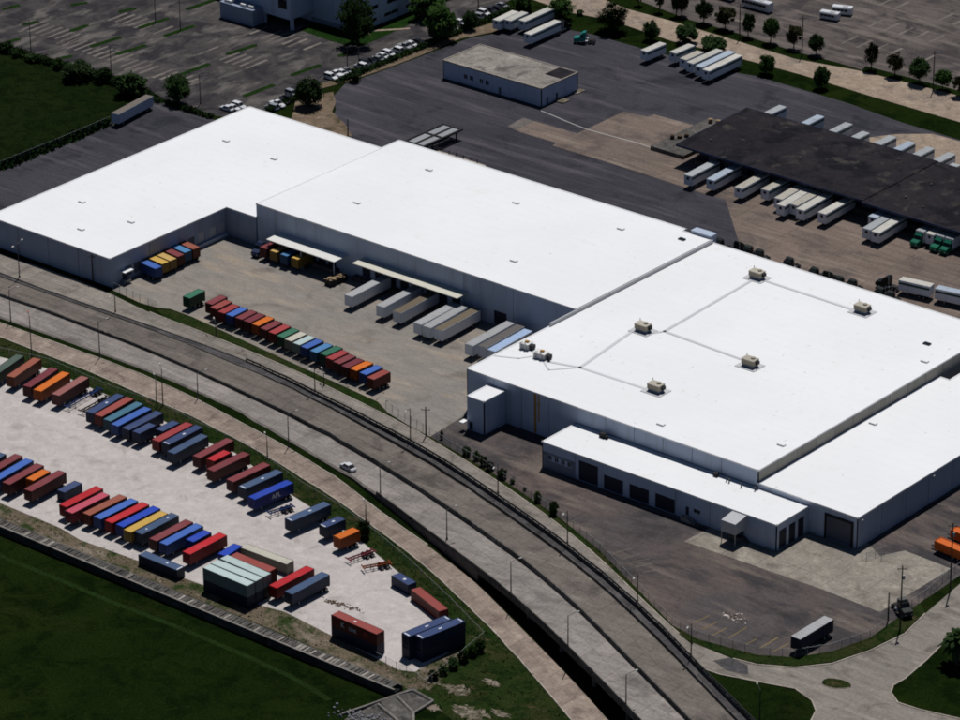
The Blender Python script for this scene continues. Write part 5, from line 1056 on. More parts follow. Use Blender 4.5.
# ------------------------------------------------------------------ trailers
def trailer_meshes(L_):
    k = ('tr', L_)
    if k in MESH: return MESH[k]
    W, h = 2.55, L_ / 2; b = MB()
    b.b2(-W / 2, W / 2, -h, h, 1.15, 4.0)
    n = int(L_ / 1.2)
    for s in (-1, 1):
        for i in range(n + 1): b.box(s * (W / 2 + .012), -h + .1 + (L_ - .2) * i / n, 2.6, .03, .07, 2.75)
        b.box(s * (W / 2 + .015), 0, 1.2, .04, L_, .14); b.box(s * (W / 2 + .015), 0, 3.93, .04, L_, .14)
    for x in (-1.2, 1.2): b.box(x, -h - .012, 2.6, .1, .03, 2.75)
    body = b.mesh('trailer_body', 'trailer_white')
    b = MB(); b.b2(-W / 2 + .03, W / 2 - .03, -h + .03, h - .03, 4.0, 4.05)
    for i in range(n): b.box(0, -h + .6 + (L_ - .8) * i / n, 4.055, W - .1, .09, .03)
    roof = b.mesh('trailer_roof', 'lid_light grey')
    b = MB(); b.b2(-.5, .5, -h + .6, h - .2, .95, 1.15); b.box(0, h - 2.4, .8, 1.0, 3.2, .3); b.box(0, h - .1, .65, 2.2, .1, .12)
    under = b.mesh('underframe', 'frame_black')
    b = MB()
    for s in (-1, 1): b.box(s * .85, -h + 2.6, .6, .16, .16, 1.1); b.box(s * .85, -h + 2.6, .06, .35, .3, .06)
    b.box(0, -h + 2.6, .7, 1.7, .08, .1); lg = b.mesh('landing_gear', 'galvanised')
    b = MB()
    for s in (-1, 1): b.box(s * (W / 2 + .03), 0, 3.2, .02, L_ - .3, .55)
    stripe = b.mesh('side_stripe', 'stripe_green')
    b = MB(); b.box(0, -h - .03, 3.2, .8, .03, .8); badge = b.mesh('nose_panel', 'frame_black')
    MESH[k] = (body, roof, under, lg, stripe, badge, h); return MESH[k]
def trailer(x, y, rz, L_, roofmat, label, group, striped=False, bodymat=None, gear=True):
    body, roof, under, lg, stripe, badge, h = trailer_meshes(round(L_ * 2) / 2)
    t = thing('semi_trailer', label, 'trailer', (x, y, .08), rz, group)
    obj('body', body, t, bodymat); obj('roof', roof, t, 'lid_' + roofmat); obj('underframe', under, t)
    if gear: obj('landing_gear', lg, t)
    if striped: obj('side_stripe', stripe, t); obj('nose_panel', badge, t)
    for yy in (h - 1.7, h - 3.0):
        for s in (-1, 1): wheel(t, s * .95, yy)
    return t
TROW = {'dock': ('backed to the middle warehouse dock', 'trailers backed to the middle warehouse'), 'black': ('before the black terminal', 'trailers on the near side of the black terminal'),
        'behind': ('behind the black terminal roof', 'trailers behind the black terminal'), 'north': ('beyond the blue office', 'trailers beyond the blue office'), 'east': ('parked before the service road shrubs', 'trailers before the service road')}
cnt = {}
for (row, roofm, x, y, rz, L_) in TRAILERS:
    if row in TROW:
        k = cnt.get(row, 0); cnt[row] = k + 1; w_, gp = TROW[row]
        lb = f'trailer with {roofm} roof, {ORD[k]} from the left {w_}'
    elif row == 'lone': lb, gp = 'lone grey-roofed trailer parked in the side yard near the street corner', None
    else: lb, gp = 'long trailer with stained brown roof beside the weedy north field', None
    t = trailer(x, y, RAD(rz), L_, roofm, lb, gp, row in ('black', 'north', 'east', 'behind'), 'trailer_blue' if row in ('field',) else ('box_slate blue' if row == 'lone' else None), gear=not (row == 'north' and k == 3))
b = MB(); b.b2(-1.1, 1.1, -L_ / 2 + .0, -L_ / 2 + 2.2, 4.06, 4.09)

# ------------------------------------------------------------------ trucks
def tractor(x, y, rz, mat, label, group=None, name='tractor_unit', hood=True):
    """road tractor, nose towards local -y"""
    t = thing(name, label, 'truck', (x, y, .08), rz, group)
    b = MB(); b.b2(-.45, .45, -3.0, 3.2, .75, 1.0); b.b2(-.6, .6, 1.4, 2.6, 1.0, 1.18); b.build('frame', 'frame_black', t)
    b = MB()
    b.extrude([(-3.4, .7), (-3.4, 1.45), (-3.2, 1.75), (-1.7, 2.0), (-1.25, 3.0), (.3, 3.2), (.35, .8)], 'x', -1.1, 1.1); b.b2(-1.15, 1.15, -3.2, -2.0, .6, 1.25)
    cab = b.build('cab', mat, t)
    b = MB(); b.extrude([(-1.15, 3.0), (.3, 3.2), (.3, 3.75), (-.6, 3.5)], 'x', -.95, .95); b.build('roof_fairing', mat, cab)
    b = MB(); b.add([(-1.0, -1.68, 2.05), (1.0, -1.68, 2.05), (.95, -1.3, 2.92), (-.95, -1.3, 2.92)], [(0, 1, 2, 3)])
    for s in (-1, 1): b.add([(s * 1.12, -1.4, 2.05), (s * 1.12, -.3, 2.05), (s * 1.12, -.3, 2.85), (s * 1.12, -1.1, 2.85)], [(0, 1, 2, 3)])
    b.build('windscreen', 'glass_dark', cab)
    for s in (-1, 1):
        b = MB(); b.box(s * .8, -3.42, 1.1, .3, .06, .2); b.build('headlight', 'lamp_glass', cab)
        b = MB(); b.tube((s * 1.0, .55, .9), (s * 1.0, .55, 3.6), .09, n=7); b.build('exhaust_stack', 'galvanised', t)
        b = MB(); b.tube((s * 1.15, -.4, .95), (s * 1.15, .9, .95), .3, n=9); b.build('fuel_tank', 'galvanised', t)
        wheel(t, s * .98, -2.5, .5, 1, .6)
        for yy in (1.5, 2.75): wheel(t, s * .92, yy)
    return t
for k, (x, y) in enumerate(CABS):
    tractor(x + .3, y + 1.3, RAD(random.uniform(-4, 4)) + (math.pi if k % 5 == 1 else 0), 'dark_cab', f'dark green tractor cab, {ORD[k]} from the left behind the largest warehouse roof', 'tractor cabs behind the largest warehouse')
tractor(TEAL_TRACTOR[0], TEAL_TRACTOR[1], RAD(-58), 'teal_cab', 'teal tractor cab standing alone beyond the blue office')
_n = [q for q in TRAILERS if q[0] == 'north'][3]
tractor(_n[2] - math.sin(RAD(_n[4])) * (_n[5] / 2 + 2.0), _n[3] + math.cos(RAD(_n[4])) * (_n[5] / 2 + 2.0), RAD(_n[4]) + math.pi, 'dark_cab', 'dark tractor coupled to the fourth trailer beyond the blue office')
def box_truck(x, y, rz, label, group):
    t = tractor(x, y - 3.2, rz, 'green_cab', label, group, 'box_truck')
    b = MB(); b.b2(-1.25, 1.25, -.35, 6.6, 1.1, 3.95)
    for s in (-1, 1):
        for i in range(6): b.box(s * 1.26, -.2 + i * 1.24, 2.4, .03, .08, 2.6)
    o = b.build('cargo_box', 'trailer_white', t)
    b = MB(); b.b2(-1.22, 1.22, -.32, 6.57, 3.95, 4.0); b.build('roof', 'lid_pale grey', o)
    return t
for k, (x, y) in enumerate(BOX_TRUCKS):
    box_truck(x, y, RAD(random.uniform(-2, 2)), ('green-cabbed box truck with pale blue roof beside the cream-roofed short trailer', 'green-cabbed box truck between the short trailer and another box truck', 'green-cabbed box truck at the end of the terminal row')[k], 'green-cabbed box trucks at the terminal')
# road trains parked end to end behind the main warehouse (lying along x)
tractor(54.6, 100.6, RAD(-84), 'dark_cab', 'dark tractor leading the striped trailer behind the largest warehouse')
trailer(62.8, 101.2, RAD(-81), 9.0, 'cream white', 'striped trailer hitched to a dark tractor behind the largest warehouse', None, True)
trailer(75.6, 103.0, RAD(-81), 14.0, 'pale blue', 'striped blue-roofed trailer parked behind the hitched one', None, True)
# yard tractor at the dock, dumpster of scrap wood
tractor(-88.0, 14.6, RAD(8), 'navy_cab', 'dark blue yard tractor beside the maroon container at the dock')
t = thing('roll_off_dumpster', 'dark open dumpster heaped with scrap wood beside the dock canopy', 'dumpster', (DUMPSTER[0], DUMPSTER[1], .08), RAD(-3))
b = MB()
for s in (-1, 1): b.box(s * 1.15, 0, .95, .1, 6.0, 1.6)
for s in (-1, 1): b.box(0, s * 2.95, .95, 2.3, .1, 1.6)
b.box(0, 0, .2, 2.4, 6.0, .15); b.build('bin', 'frame_black', t)
for s in (-1, 1):
    b = MB()
    for i in range(6): b.box(s * 1.23, -2.6 + i * 1.04, .95, .08, .12, 1.5)
    b.build('side_rib', 'frame_black', t)
b = MB()
for k in range(46): b.box(random.uniform(-.9, .9), random.uniform(-2.6, 2.6), 1.5 + random.uniform(0, .5), random.uniform(.2, .5), random.uniform(.8, 2.0), .14, random.random() * 3)
o = b.build('scrap_wood', 'pallet_wood', t); o['kind'] = 'stuff'
# orange flat-sided trailers by the gate
for k, (x, y) in enumerate(ORANGE_TRAILER):
    t = thing('utility_trailer', ('orange open-topped trailer parked closest to the gate pole', 'orange open-topped trailer half hidden behind the utility pole')[k], 'trailer', (x + 2.0, y, .05), RAD(-96), 'orange trailers by the gate')
    b = MB(); b.b2(-1.2, 1.2, -4, 4, .9, 1.1)
    for s in (-1, 1): b.b2(s * 1.2 - .06, s * 1.2 + .06, -4, 4, .9, 3.0)
    for s in (-1, 1): b.b2(-1.2, 1.2, s * 3.95 - .05, s * 3.95 + .05, .9, 3.0)
    b.b2(-1.15, 1.15, -3.9, 3.9, 2.75, 2.85); b.build('body', 'trailer_orange', t)
    for s in (-1, 1):
        b = MB()
        for i in range(8): b.box(s * 1.29, -3.6 + i * 1.03, 1.95, .06, .12, 2.0)
        b.build('side_rib', 'trailer_orange', t)
        for yy in (1.6, 2.9): wheel(t, s * .95, yy)
    b = MB(); b.box(0, -4.8, .8, .5, 1.8, .2); b.build('tow_bar', 'frame_black', t)
# small dark truck at the gate post
tractor(DARK_TRUCK[0] - .5, DARK_TRUCK[1] + 1.5, RAD(60), 'dark_cab', 'small black truck parked inside the corner by the tall utility pole')

# ------------------------------------------------------------------ cars, vans, buses
def car_meshes(kind):
    k = ('car', kind)
    if k in MESH: return MESH[k]
    L_, W, hb, ht = {'sedan': (4.9, 1.85, .95, 1.45), 'suv': (4.8, 1.95, 1.1, 1.8), 'pickup': (5.6, 2.0, 1.1, 1.85)}[kind]
    h = L_ / 2; b = MB(); w = W / 2
    st = [(-h, .62, .80, .55), (-h + .25, .88, .93, .72), (-h + 1.35, 1.0, 1.0, hb - .05), (-h + 1.7, 1.0, 1.0, hb), (h - 1.2, 1.0, 1.0, hb), (h - .2, .95, .95, hb - .08), (h, .80, .82, .62)]
    vs, fs = [], []
    for y, k0, k1, z in st:
        vs += [(-w * k0, y, .28), (-w * k1, y, .55), (-w * .93 * k1, y, z), (w * .93 * k1, y, z), (w * k1, y, .55), (w * k0, y, .28)]
    for i in range(len(st) - 1):
        for j in range(6): fs.append((6 * i + j, 6 * i + 6 + j, 6 * i + 6 + (j + 1) % 6, 6 * i + (j + 1) % 6))
    fs += [(0, 1, 2, 3, 4, 5), tuple(6 * (len(st) - 1) + j for j in (5, 4, 3, 2, 1, 0))]; b.add(vs, fs)
    body = b.mesh('car_body', 'car_white')
    if kind == 'sedan': gh = [(-h + 1.25, hb - .05, .88), (-h + 2.0, ht, .70), (h - 1.45, ht, .70), (h - .55, hb - .04, .86)]
    elif kind == 'suv': gh = [(-h + 1.3, hb - .05, .88), (-h + 1.95, ht, .74), (h - .5, ht, .74), (h - .15, hb - .05, .86)]
    else: gh = [(-h + 1.5, hb - .05, .88), (-h + 2.15, ht, .74), (h - 2.4, ht, .74), (h - 2.15, hb - .05, .88)]
    def house(sc, dz):
        b = MB(); vs, fs = [], []
        for y, z, k in gh: vs += [(-w * .92 * sc, y, hb - .08), (-w * k * sc, y, z + dz), (w * k * sc, y, z + dz), (w * .92 * sc, y, hb - .08)]
        for i in range(3):
            for j in range(3): fs.append((4 * i + j, 4 * i + 4 + j, 4 * i + 5 + j, 4 * i + 1 + j))
        b.add(vs, fs); return b
    glass = house(1.0, 0).mesh('greenhouse', 'glass_dark')
    b = MB(); y0, y1 = gh[1][0] - .05, gh[2][0] + .05; k = gh[1][2]
    b.box(0, (y0 + y1) / 2, ht + .02, w * 2 * k + .04, y1 - y0, .05)
    for y in (y0, (y0 + y1) / 2, y1):
        for s in (-1, 1): b.tube((s * w * k, y, ht), (s * w * .93, y + (0 if y != y0 else -.5) + (0 if y != y1 else .4), hb - .05), .05, n=4)
    roof = b.mesh('car_roof', 'car_white')
    b = MB(); b.box(0, 0, 0, .34, .06, .14); lamp = b.mesh('headlight', 'lamp_glass')
    MESH[('car', kind)] = (body, glass, roof, lamp, h, w); return MESH[('car', kind)]
def car(x, y, z, rz, kind, mat, label, group=None, name='parked_car'):
    body, glass, roof, lamp, h, w = car_meshes(kind)
    t = thing(name, label, 'car', (x, y, z), rz, group)
    obj('body', body, t, mat); obj('windows', glass, t); obj('roof', roof, t, mat)
    for s in (-1, 1):
        o = obj('headlight', lamp, t); o.location = (s * w * .62, -h + .12, .72)
        for yy in (-h + .95, h - .95): wheel(t, s * (w - .1), yy, .33, .66, .38)
    return t
MIXC = ['car_white', 'car_dark', 'car_silver', 'car_white', 'car_dark', 'car_white', 'car_silver', 'car_white']
for k, (x, y) in enumerate(CARS):
    m_ = MIXC[(k * 5 + 3) % 8] if k % 4 else 'car_white'
    kd = ('sedan', 'suv', 'pickup', 'sedan', 'suv')[(k * 3) % 5]
    car(x, y, .06, RAD(90 if (k * 7) % 3 else -90) + RAD(random.uniform(-3, 3)), kd, m_, f'{m_[4:]} {kd}, {ORD[k]} from the left in the row along the rear edge', 'cars parked along the rear yard edge')
car(SEDAN[0], SEDAN[1], .14 + .35, RAD(-101), 'sedan', 'car_white', 'white sedan driving alone on the highway', None, 'moving_car')
def bus(x, y, rz, L_, label, name='coach_bus', hh=3.2):
    t = thing(name, label, 'bus', (x, y, .06), rz); h = L_ / 2
    b = MB(); b.extrude([(-1.25, .4), (1.25, .4), (1.27, hh - .3), (1.05, hh), (-1.05, hh), (-1.27, hh - .3)], 'y', -h, h); b.build('body', 'car_white', t)
    for s in (-1, 1):
        n = int(L_ / 1.5)
        for i in range(n):
            b = MB(); b.box(s * 1.275, -h + .9 + i * (L_ - 1.4) / n, hh * .62, .04, (L_ - 1.6) / n - .1, hh * .27); b.build('window', 'glass_dark', t)
    b = MB(); b.box(0, -h - .01, hh * .6, 2.1, .05, hh * .35); b.build('windscreen', 'glass_dark', t)
    b = MB(); b.box(0, h * .3, hh + .08, 1.2, 1.6, .16); b.build('roof_unit', 'roof_grey', t)
    for s in (-1, 1):
        for yy in (-h + 1.8, h - 2.2): wheel(t, s * 1.08, yy, .5 if hh > 2.8 else .36, 1 if hh > 2.8 else .72, .6)
bus(BUS[0][0], BUS[0][1] + 1.2, RAD(-90), 10.5, 'long white bus parked beyond the line of street trees')
bus(BUS[1][0] - 5, BUS[1][1] + 4.5, RAD(-90), 10.5, 'white bus partly cut off behind the longer one')
bus(VANS[0][0], VANS[0][1], RAD(-78), 6.0, 'white shuttle van in front of its twin on the east lot', 'shuttle_van', 2.5)
bus(VANS[1][0] + .8, VANS[1][1] - .3, RAD(-70), 6.2, 'white shuttle van behind its twin on the east lot', 'shuttle_van', 2.6)

# ------------------------------------------------------------------ poles
def street_lamp(x, y, z, h, label, arm=(1, 0), two=False, mat='pole_metal', lampmat='lamp_glass', name='street_lamp', grp='street lamps along the roads'):
    t = thing(name, label, 'lamp post', (x, y, z), 0, grp)
    b = MB(); b.tube((0, 0, 0), (0, 0, .5), .24, n=8); b.build('base', 'dark_concrete', t)
    b = MB(); b.tube((0, 0, .3), (0, 0, h), .15, .085, n=8); b.build('pole', mat, t)
    for s in ((1, -1) if two else (1,)):
        dx, dy = arm[0] * s, arm[1] * s
        b = MB(); b.tube((0, 0, h - .15), (dx * 1.4, dy * 1.4, h + .25), .06, n=6); b.tube((dx * 1.4, dy * 1.4, h + .25), (dx * 2.2, dy * 2.2, h + .3), .06, n=6); a_ = b.build('arm', mat, t)
        b = MB(); b.box(dx * 2.5, dy * 2.5, h + .28, .9, .36, .18, math.atan2(dy, dx), 0, .7); b.build('luminaire', lampmat, t)
def utility_pole(x, y, h, label):
    t = thing('utility_pole', label, 'pole', (x, y, 0), 0, 'wooden utility poles')
    b = MB(); b.tube((0, 0, 0), (0, 0, h), .2, .13, n=8); b.build('pole', 'wood_pole', t)
    if h > 7:
        b = MB(); b.box(0, 0, h - .8, 2.2, .12, .14, .6); b.build('cross_arm', 'wood_pole', t)
        for s in (-1, 0, 1):
            b = MB(); b.tube((s * .8, s * .55, h - .7), (s * .8, s * .55, h - .45), .07, n=6); b.build('insulator', 'galvanised', t)
        if h > 14:
            b = MB(); b.tube((.4, 0, h - 3.2), (.4, 0, h - 2.2), .28, n=9); b.build('transformer', 'galvanised', t)
LL = {'lamp': ['street lamp with twin arms before the low wing end wall', 'street lamp at the left end of the grass strip', 'street lamp on the grass strip, second along', 'short lamp beside the walkway near the low wing corner', 'street lamp on the grass strip below the green container', 'street lamp on the grass strip opposite the white car', 'street lamp at the start of the parapet railing', 'street lamp on the grass strip just past the white car',
               'street lamp on the parapet by the yard driveway gap', 'bridge lamp where the near carriageway starts to rise', 'lamp on the parapet opposite the first fence shrubs', 'lamp on the parapet opposite the stall lines', 'second bridge lamp on the near carriageway edge', 'lamp on the parapet below the white debris', 'lamp on the parapet near the street junction', 'third bridge lamp on the near carriageway edge', 'bridge lamp at the bottom of the near carriageway'],
      'yard': ['yard lamp with a red head behind the rust red container', 'taller of two yard lamps behind the bright blue container', 'shorter of two yard lamps behind the bright blue container', 'short lamp at the fence below the first brick red container', 'short post at the fence below the last orange container', 'yard lamp beside the lone shrub at the container yard', 'yard lamp between the maroon and slate blue containers', 'lamp on the triangular lawn beside the highway parapet'],
      'utility': ['wooden pole at the driveway gap in the fence', 'tall wooden pole on the verge beside the black truck', 'shorter pole beside the black truck', 'tall wooden pole beside the orange trailers', 'short pole behind the back edge of the low wing', 'wooden pole among the street trees at the lot entrance', 'wooden pole among the last street trees', 'wooden pole in front of the long bus', 'wooden pole at the far end of the car row', 'dark pole standing against the end wall of the low wing'],
      'lot': ['parking lot lamp beside the small island by the north field', 'parking lot lamp behind the dense bushes', 'parking lot lamp beside the field corner tree', 'parking lot lamp on the upper island', 'parking lot lamp on the island nearest the white office', 'first of two lot lamps beside the car row', 'second of two lot lamps beside the car row']}
pc = {}
for (kd, x, y, z, h) in POLES:
    k = pc.get(kd, 0); pc[kd] = k + 1; lb = LL[kd][k]
    if kd == 'utility': utility_pole(x, y, h, lb)
    elif kd == 'lamp': street_lamp(x, y, z + (.1 if z > 0 else 0), h, lb, (.35, .94) if y < -50 and k not in (8, 10, 11, 13, 14) else (.3, -.95), k == 0)
    elif kd == 'yard': street_lamp(x, y, z, h, lb, (-.8, .6), False, 'pole_metal', 'red_lamp' if k == 0 else 'lamp_glass', 'yard_lamp', 'lamps around the yards')
    else: street_lamp(x, y, z, h, lb, (.8, .6), True, 'pole_metal', 'pole_metal', 'lot_lamp', 'lamps in the west parking lot')

# ------------------------------------------------------------------ fences
def fence(pts, label, h=2.0, step=3.0, alpha='chain_link'):
    t = thing('chain_link_fence', label, 'fence')
    pm = MESH.get('post')
    if pm is None:
        b = MB(); b.tube((0, 0, 0), (0, 0, 2.1), .06, n=6); pm = MESH['post'] = b.mesh('fence_post', 'galvanised')
    panel, rail = MB(), MB()
    for a, c in zip(pts[:-1], pts[1:]):
        a, c = Vector(a), Vector(c); d = c - a; n = max(1, int(round(d.length / step)))
        for i in range(n):
            p = a + d * i / n; o = obj('post', pm, t); o.location = (p.x, p.y, .05)
        panel.add([(*a, .1), (*c, .1), (*c, h), (*a, h)], [(0, 1, 2, 3)])
        rail.tube((*a, h), (*c, h), .03, n=4)
    panel.build('wire_mesh', 'chain_link', t); rail.build('top_rail', 'galvanised', t)
fence(FENCE_YARD_ROAD, 'chain link fence between the container yard and the near frontage road')
fence(FENCE_YARD_SOUTH, 'chain link fence closing the far end of the container yard')
fence(FENCE_DOCK, 'short chain link fence from the low wing corner to the driveway')
fence(FENCE_DOCK2, 'chain link fence with shrubs around the side yard')
fence(FENCE_GATE, 'chain link gate fence along the street beside the concrete pad')
fence(FENCE_NORTH, 'weedy chain link fence between the rear yard and the north field')
fence([(138.5, -22.5), (137.0, -27.5), (142.5, -23.5)], 'short fence return at the corner of the storage annex')

# ------------------------------------------------------------------ trees and shrubs
def crown_mesh(key, n_clump, n_leaf, leaf, mat, shape):
    rnd = random.Random(key); b = MB()
    for c in range(n_clump):
        while True:
            p = Vector((rnd.uniform(-1, 1), rnd.uniform(-1, 1), rnd.uniform(-1, 1)))
            if .35 < p.length < 1: break
        p = Vector((p.x * (.82 if shape != 'cone' else .82 * (1.15 - .5 * (p.z + 1) / 2)), p.y * .82, p.z * .86)); cr = rnd.uniform(.18, .36)
        for k in range(n_leaf):
            q = Vector((rnd.gauss(0, 1), rnd.gauss(0, 1), rnd.gauss(0, .8))).normalized() * cr * rnd.random() ** .4 + p
            u = Vector((rnd.gauss(0, 1), rnd.gauss(0, 1), rnd.gauss(0, .6))).normalized(); w = u.orthogonal().normalized(); s = leaf * rnd.uniform(.6, 1.3)
            b.add([q - u * s - w * s * .5, q + u * s * .2 - w * s * .7, q + u * s + w * s * .1, q - u * s * .1 + w * s * .7], [(0, 1, 2, 3)])
    me = bpy.data.meshes.new('crown'); me.from_pydata(b.v, [], b.f); me.materials.append(M[mat]); me.update()
    return me
CR = {}
for i in range(4):
    CR['tree', i] = crown_mesh(10 + i, 56, 62, .085, ('leaf_dark', 'leaf_green', 'leaf_dark', 'leaf_brown')[i], 'round' if i % 2 else 'cone')
    CR['bushy', i] = crown_mesh(30 + i, 84, 56, .075, ('leaf_dark', 'leaf_dark', 'leaf_green', 'leaf_dark')[i], 'round')
    CR['bush', i] = crown_mesh(50 + i, 52, 44, .10, ('leaf_dark', 'leaf_green', 'leaf_dark', 'leaf_dark')[i], 'round')
b = MB(); b.tube((0, 0, 0), (0.01, 0, .55), .03, .02, n=7); b.tube((.01, 0, .5), (-.03, .02, .85), .02, .008, n=6)
for a in range(5):
    b.tube((0, 0, .36 + .08 * a), (.16 * math.cos(a * 2.4), .16 * math.sin(a * 2.4), .60 + .07 * a), .013, .004, n=5)
TRUNK = b.mesh('trunk', 'bark')
cnt = {}; nkind = {'tree': 'street_tree', 'bushy': 'broad_tree', 'bush': 'shrub'}
TLAB = {'tree': 'along the service road', }
bl = ['round shrub beside the last white trailer, on the service road verge', 'upright shrub alone on the service road verge', 'large dark tree at the edge beyond the teal tractor', 'narrow dark tree behind the first short trailer', 'spreading tree behind the short trailers', 'low bright shrub behind the cream-roofed trailers', 'dark tree behind the four trailers beyond the office', 'dark shrub behind the trailers beyond the office', 'tiny shrub on the verge near the teal tractor',
      'tall dense dark tree in front of the white office', 'small bush among the parked white cars', 'dark tree leaning over the middle of the car row', 'dark tree at the lawn corner beyond the car row', 'small tree beside the far part of the car row', 'dark tree behind the back corner of the low wing', 'round dark tree at the corner of the north field', 'broad bush beside the stained brown trailer', 'large bush on the north field edge', 'bush below the lot lamp on the field edge', 'small bush between the larger field bushes', 'bush at the outer end of the field edge', 'low bush in the middle of the field edge', 'thin bush near the outer field lamp',
      'thin upright shrub at the driveway end of the side yard fence', 'round fence shrub opposite the stair block', 'second round fence shrub opposite the stair block', 'third fence shrub, touching the round ones', 'fence shrub touching a white sign', 'darkest fence shrub opposite the annex windows', 'small fence weed after the dark shrub', 'smallest fence weed opposite the tall roller door', 'upright fence shrub opposite the second roller door', 'tallest fence shrub, last before the bare fence',
      'first bush of the dark hedge at the yard end', 'second bush of the dark hedge at the yard end', 'third bush of the dark hedge at the yard end', 'fourth bush of the dark hedge at the yard end', 'fifth bush of the dark hedge at the yard end', 'last bush of the dark hedge beside the near road', 'lone shrub between the short orange container and the near road']
bi = 0
for k, (kd, x, y, w, h) in enumerate(TREES):
    if kd == 'tree': lb = f'street tree, {ORD[cnt.get("t", 0)]} in the list from the left along the service road'.replace(' in the list', ''); cnt['t'] = cnt.get('t', 0) + 1
    else: lb = bl[bi]; bi += 1
    t = thing(nkind[kd], lb, 'tree' if kd != 'bush' else 'shrub', (x, y, 0), random.random() * 6, 'street trees along the service road' if kd == 'tree' else None)
    rr = w / 2 * 1.06
    if kd == 'tree': zc, rz_ = h * .63, h * .40
    elif kd == 'bushy': zc, rz_ = h * .54, h * .47
    else: zc, rz_ = h * .48, h * .52
    o = obj('crown', CR[kd, (k * 7 + k // 3) % 4 if kd != 'tree' else (0, 1, 0, 3, 2, 3, 0, 1, 3, 2, 0, 3, 2, 1, 3, 0)[(cnt['t'] - 1) % 16]], t); o.location = (0, 0, zc); o.scale = (rr, rr, rz_)
    o = obj('trunk', TRUNK, t); o.scale = (h * .8, h * .8, h * .9)
def hedge(pts, w, h, label, n):
    t = thing('hedge', label, 'hedge'); b = MB(); rnd = random.Random(n)
    L_ = [(Vector(c) - Vector(a)).length for a, c in zip(pts[:-1], pts[1:])]
    for k in range(n):
        u = rnd.random() * sum(L_); i = 0
        while u > L_[i]: u -= L_[i]; i += 1
        p = Vector(pts[i]).lerp(Vector(pts[i + 1]), u / L_[i]); hh = h * (.55 + .45 * math.sin(p.x * .31 + p.y * .47) ** 2)
        q = Vector((p.x + rnd.gauss(0, w * .3), p.y + rnd.gauss(0, w * .3), rnd.random() ** .7 * hh)); a = Vector((rnd.gauss(0, 1), rnd.gauss(0, 1), rnd.gauss(0, .6))).normalized(); c = a.orthogonal().normalized(); s_ = rnd.uniform(.15, .4)
        b.add([q - a * s_ - c * s_ * .5, q + a * s_ * .2 - c * s_ * .7, q + a * s_ + c * s_ * .1, q - a * s_ * .1 + c * s_ * .7], [(0, 1, 2, 3)])
    me = bpy.data.meshes.new('foliage'); me.from_pydata(b.v, [], b.f); me.materials.append(M['leaf_dark']); me.update(); obj('foliage', me, t)
hedge([(-156.8, 92.5), (-157.4, 107.5)], 1.8, 1.6, 'dark hedge in front of the first short group of parked cars', 2200)
hedge([(-156.6, 122), (-156.2, 149.2), (-156.0, 174.8), (-156.6, 203)], 1.8, 1.5, 'long dark hedge in front of the main row of parked cars', 9000)
hedge([(-262, 79), (-236.6, 79.5), (-216.6, 80.3), (-196, 79.3), (-186.5, 77.6)], 2.6, 2.2, 'dark overgrown hedge along the north field edge', 9000)
hedge([(-184, 78), (-166, 78)], 1.6, 1.5, 'low dark hedge between the rear yard and the west lot', 2200)
# palm at the street corner
t = thing('palm_tree', 'bushy palm on the lawn beside the street', 'palm', (PALM[0], PALM[1], 0)); t.scale = (1.5, 1.5, 1.25)
b = MB(); b.tube((0, 0, 0), (.1, 0, 5.2), .34, .26, n=10)
for k in range(9): b.tube((0, 0, .5 + k * .5), (0, 0, .62 + k * .5), .38, .34, n=10)
b.build('trunk', 'bark', t)
for k in range(46):
    a = k * 2.4; e = RAD(75 - 110 * (k / 46)); L_ = random.uniform(2.6, 3.4); fr = MB(); prev = None
    for i in range(7):
        s = i / 6; r_ = L_ * s * math.cos(e) * (1 - .12 * s); z = 5.2 + L_ * s * math.sin(e) - 1.5 * s * s
        p = Vector((r_ * math.cos(a), r_ * math.sin(a), z)); sd = Vector((-math.sin(a), math.cos(a), 0)) * (.10 + .42 * math.sin(math.pi * min(1, s * .9 + .08)))
        if prev is not None:
            pp, ps = prev
            fr.add([pp - ps - Vector((0, 0, .18)), pp, p, p - sd - Vector((0, 0, .18))], [(0, 1, 2, 3)]); fr.add([pp, pp + ps - Vector((0, 0, .18)), p + sd - Vector((0, 0, .18)), p], [(0, 1, 2, 3)])
        prev = (p, sd)
    fr.build('frond', 'leaf_dark', t)

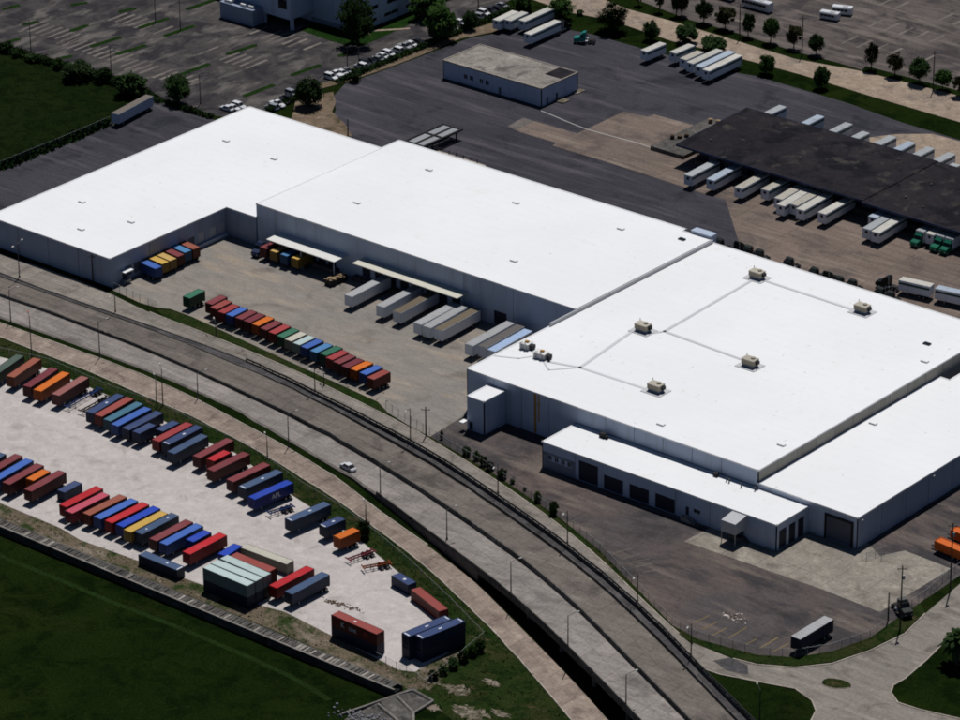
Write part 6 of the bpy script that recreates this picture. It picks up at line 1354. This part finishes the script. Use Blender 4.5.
# ------------------------------------------------------------------ loose stuff
def inside(p, poly):
    r_ = False; n = len(poly)
    for i in range(n):
        a, c = poly[i], poly[(i + 1) % n]
        if (a[1] > p[1]) != (c[1] > p[1]) and p[0] < (c[0] - a[0]) * (p[1] - a[1]) / (c[1] - a[1]) + a[0]: r_ = not r_
    return r_
def tufts(name, poly, n, s0, s1, mat, z=.02, avoid=(), clump=0):
    b = MB(); xs = [p[0] for p in poly]; ys = [p[1] for p in poly]; k = 0; tries = 0
    rnd = random.Random(len(poly) * 31 + n)
    while k < n and tries < n * 12:
        tries += 1; p = (rnd.uniform(min(xs), max(xs)), rnd.uniform(min(ys), max(ys)))
        if not inside(p, poly) or any(inside(p, q) for q in avoid): continue
        k += 1
        for j in range(3):
            s = rnd.uniform(s0, s1); a = rnd.random() * 6.3; u = Vector((math.cos(a), math.sin(a), 0)); c = Vector((p[0] + rnd.gauss(0, s), p[1] + rnd.gauss(0, s), z)); tp = c + Vector((rnd.gauss(0, s * .4), rnd.gauss(0, s * .4), s * rnd.uniform(.5, 1.1)))
            b.add([c - u * s * .7, c + u * s * .7, tp + u * s * .35, tp - u * s * .35], [(0, 1, 2, 3)])
    me = bpy.data.meshes.new(name); me.from_pydata(b.v, [], b.f); me.materials.append(M[mat]); me.update()
    o = bpy.data.objects.new(name, me); COL.objects.link(o); return tag(o, kind='stuff')
FIELD_S = [(-45, -143), (95, -143), (95, -160), (105, -165), (60, -215), (-10, -190)]
tufts('field_weeds', WEED_LINE, 1600, .25, .8, 'leaf_field')
tufts('verge_weeds', VERGE, 1500, .1, .28, 'leaf_weed', .03, (SHELL_YARD,))
b = MB(); c = MB()
for k in range(36):
    x, y = DEBRIS[0] + random.gauss(1.5, 1.8), DEBRIS[1] + random.gauss(1.0, .8)
    (b if k % 3 else c).box(x, y, .12, random.uniform(.1, .5), random.uniform(.1, .4), random.uniform(.05, .2), random.random() * 3)
b.box(DEBRIS[0], DEBRIS[1], .25, 1.6, 1.1, .4, .3, 0, .6)
tag(b.build('debris', 'debris_white'), kind='stuff'); tag(c.build('debris', 'debris_brown'), kind='stuff')
b = MB()
for k in range(150):                                                 # scraps and stones strewn along the yard edges
    u_ = random.random(); x, y = lerp(LITTER[0], LITTER[2], u_) + random.gauss(0, .6), lerp(LITTER[1], LITTER[3], u_) + random.gauss(0, .5)
    if random.random() < .35: x, y = random.uniform(-75, 0), random.uniform(-34, -29.5)
    s = random.uniform(.12, .4); b.box(x, y, .1, s * 1.6, s * .6, s * .4, random.random() * 3)
tag(b.build('litter', 'debris_brown'), kind='stuff')
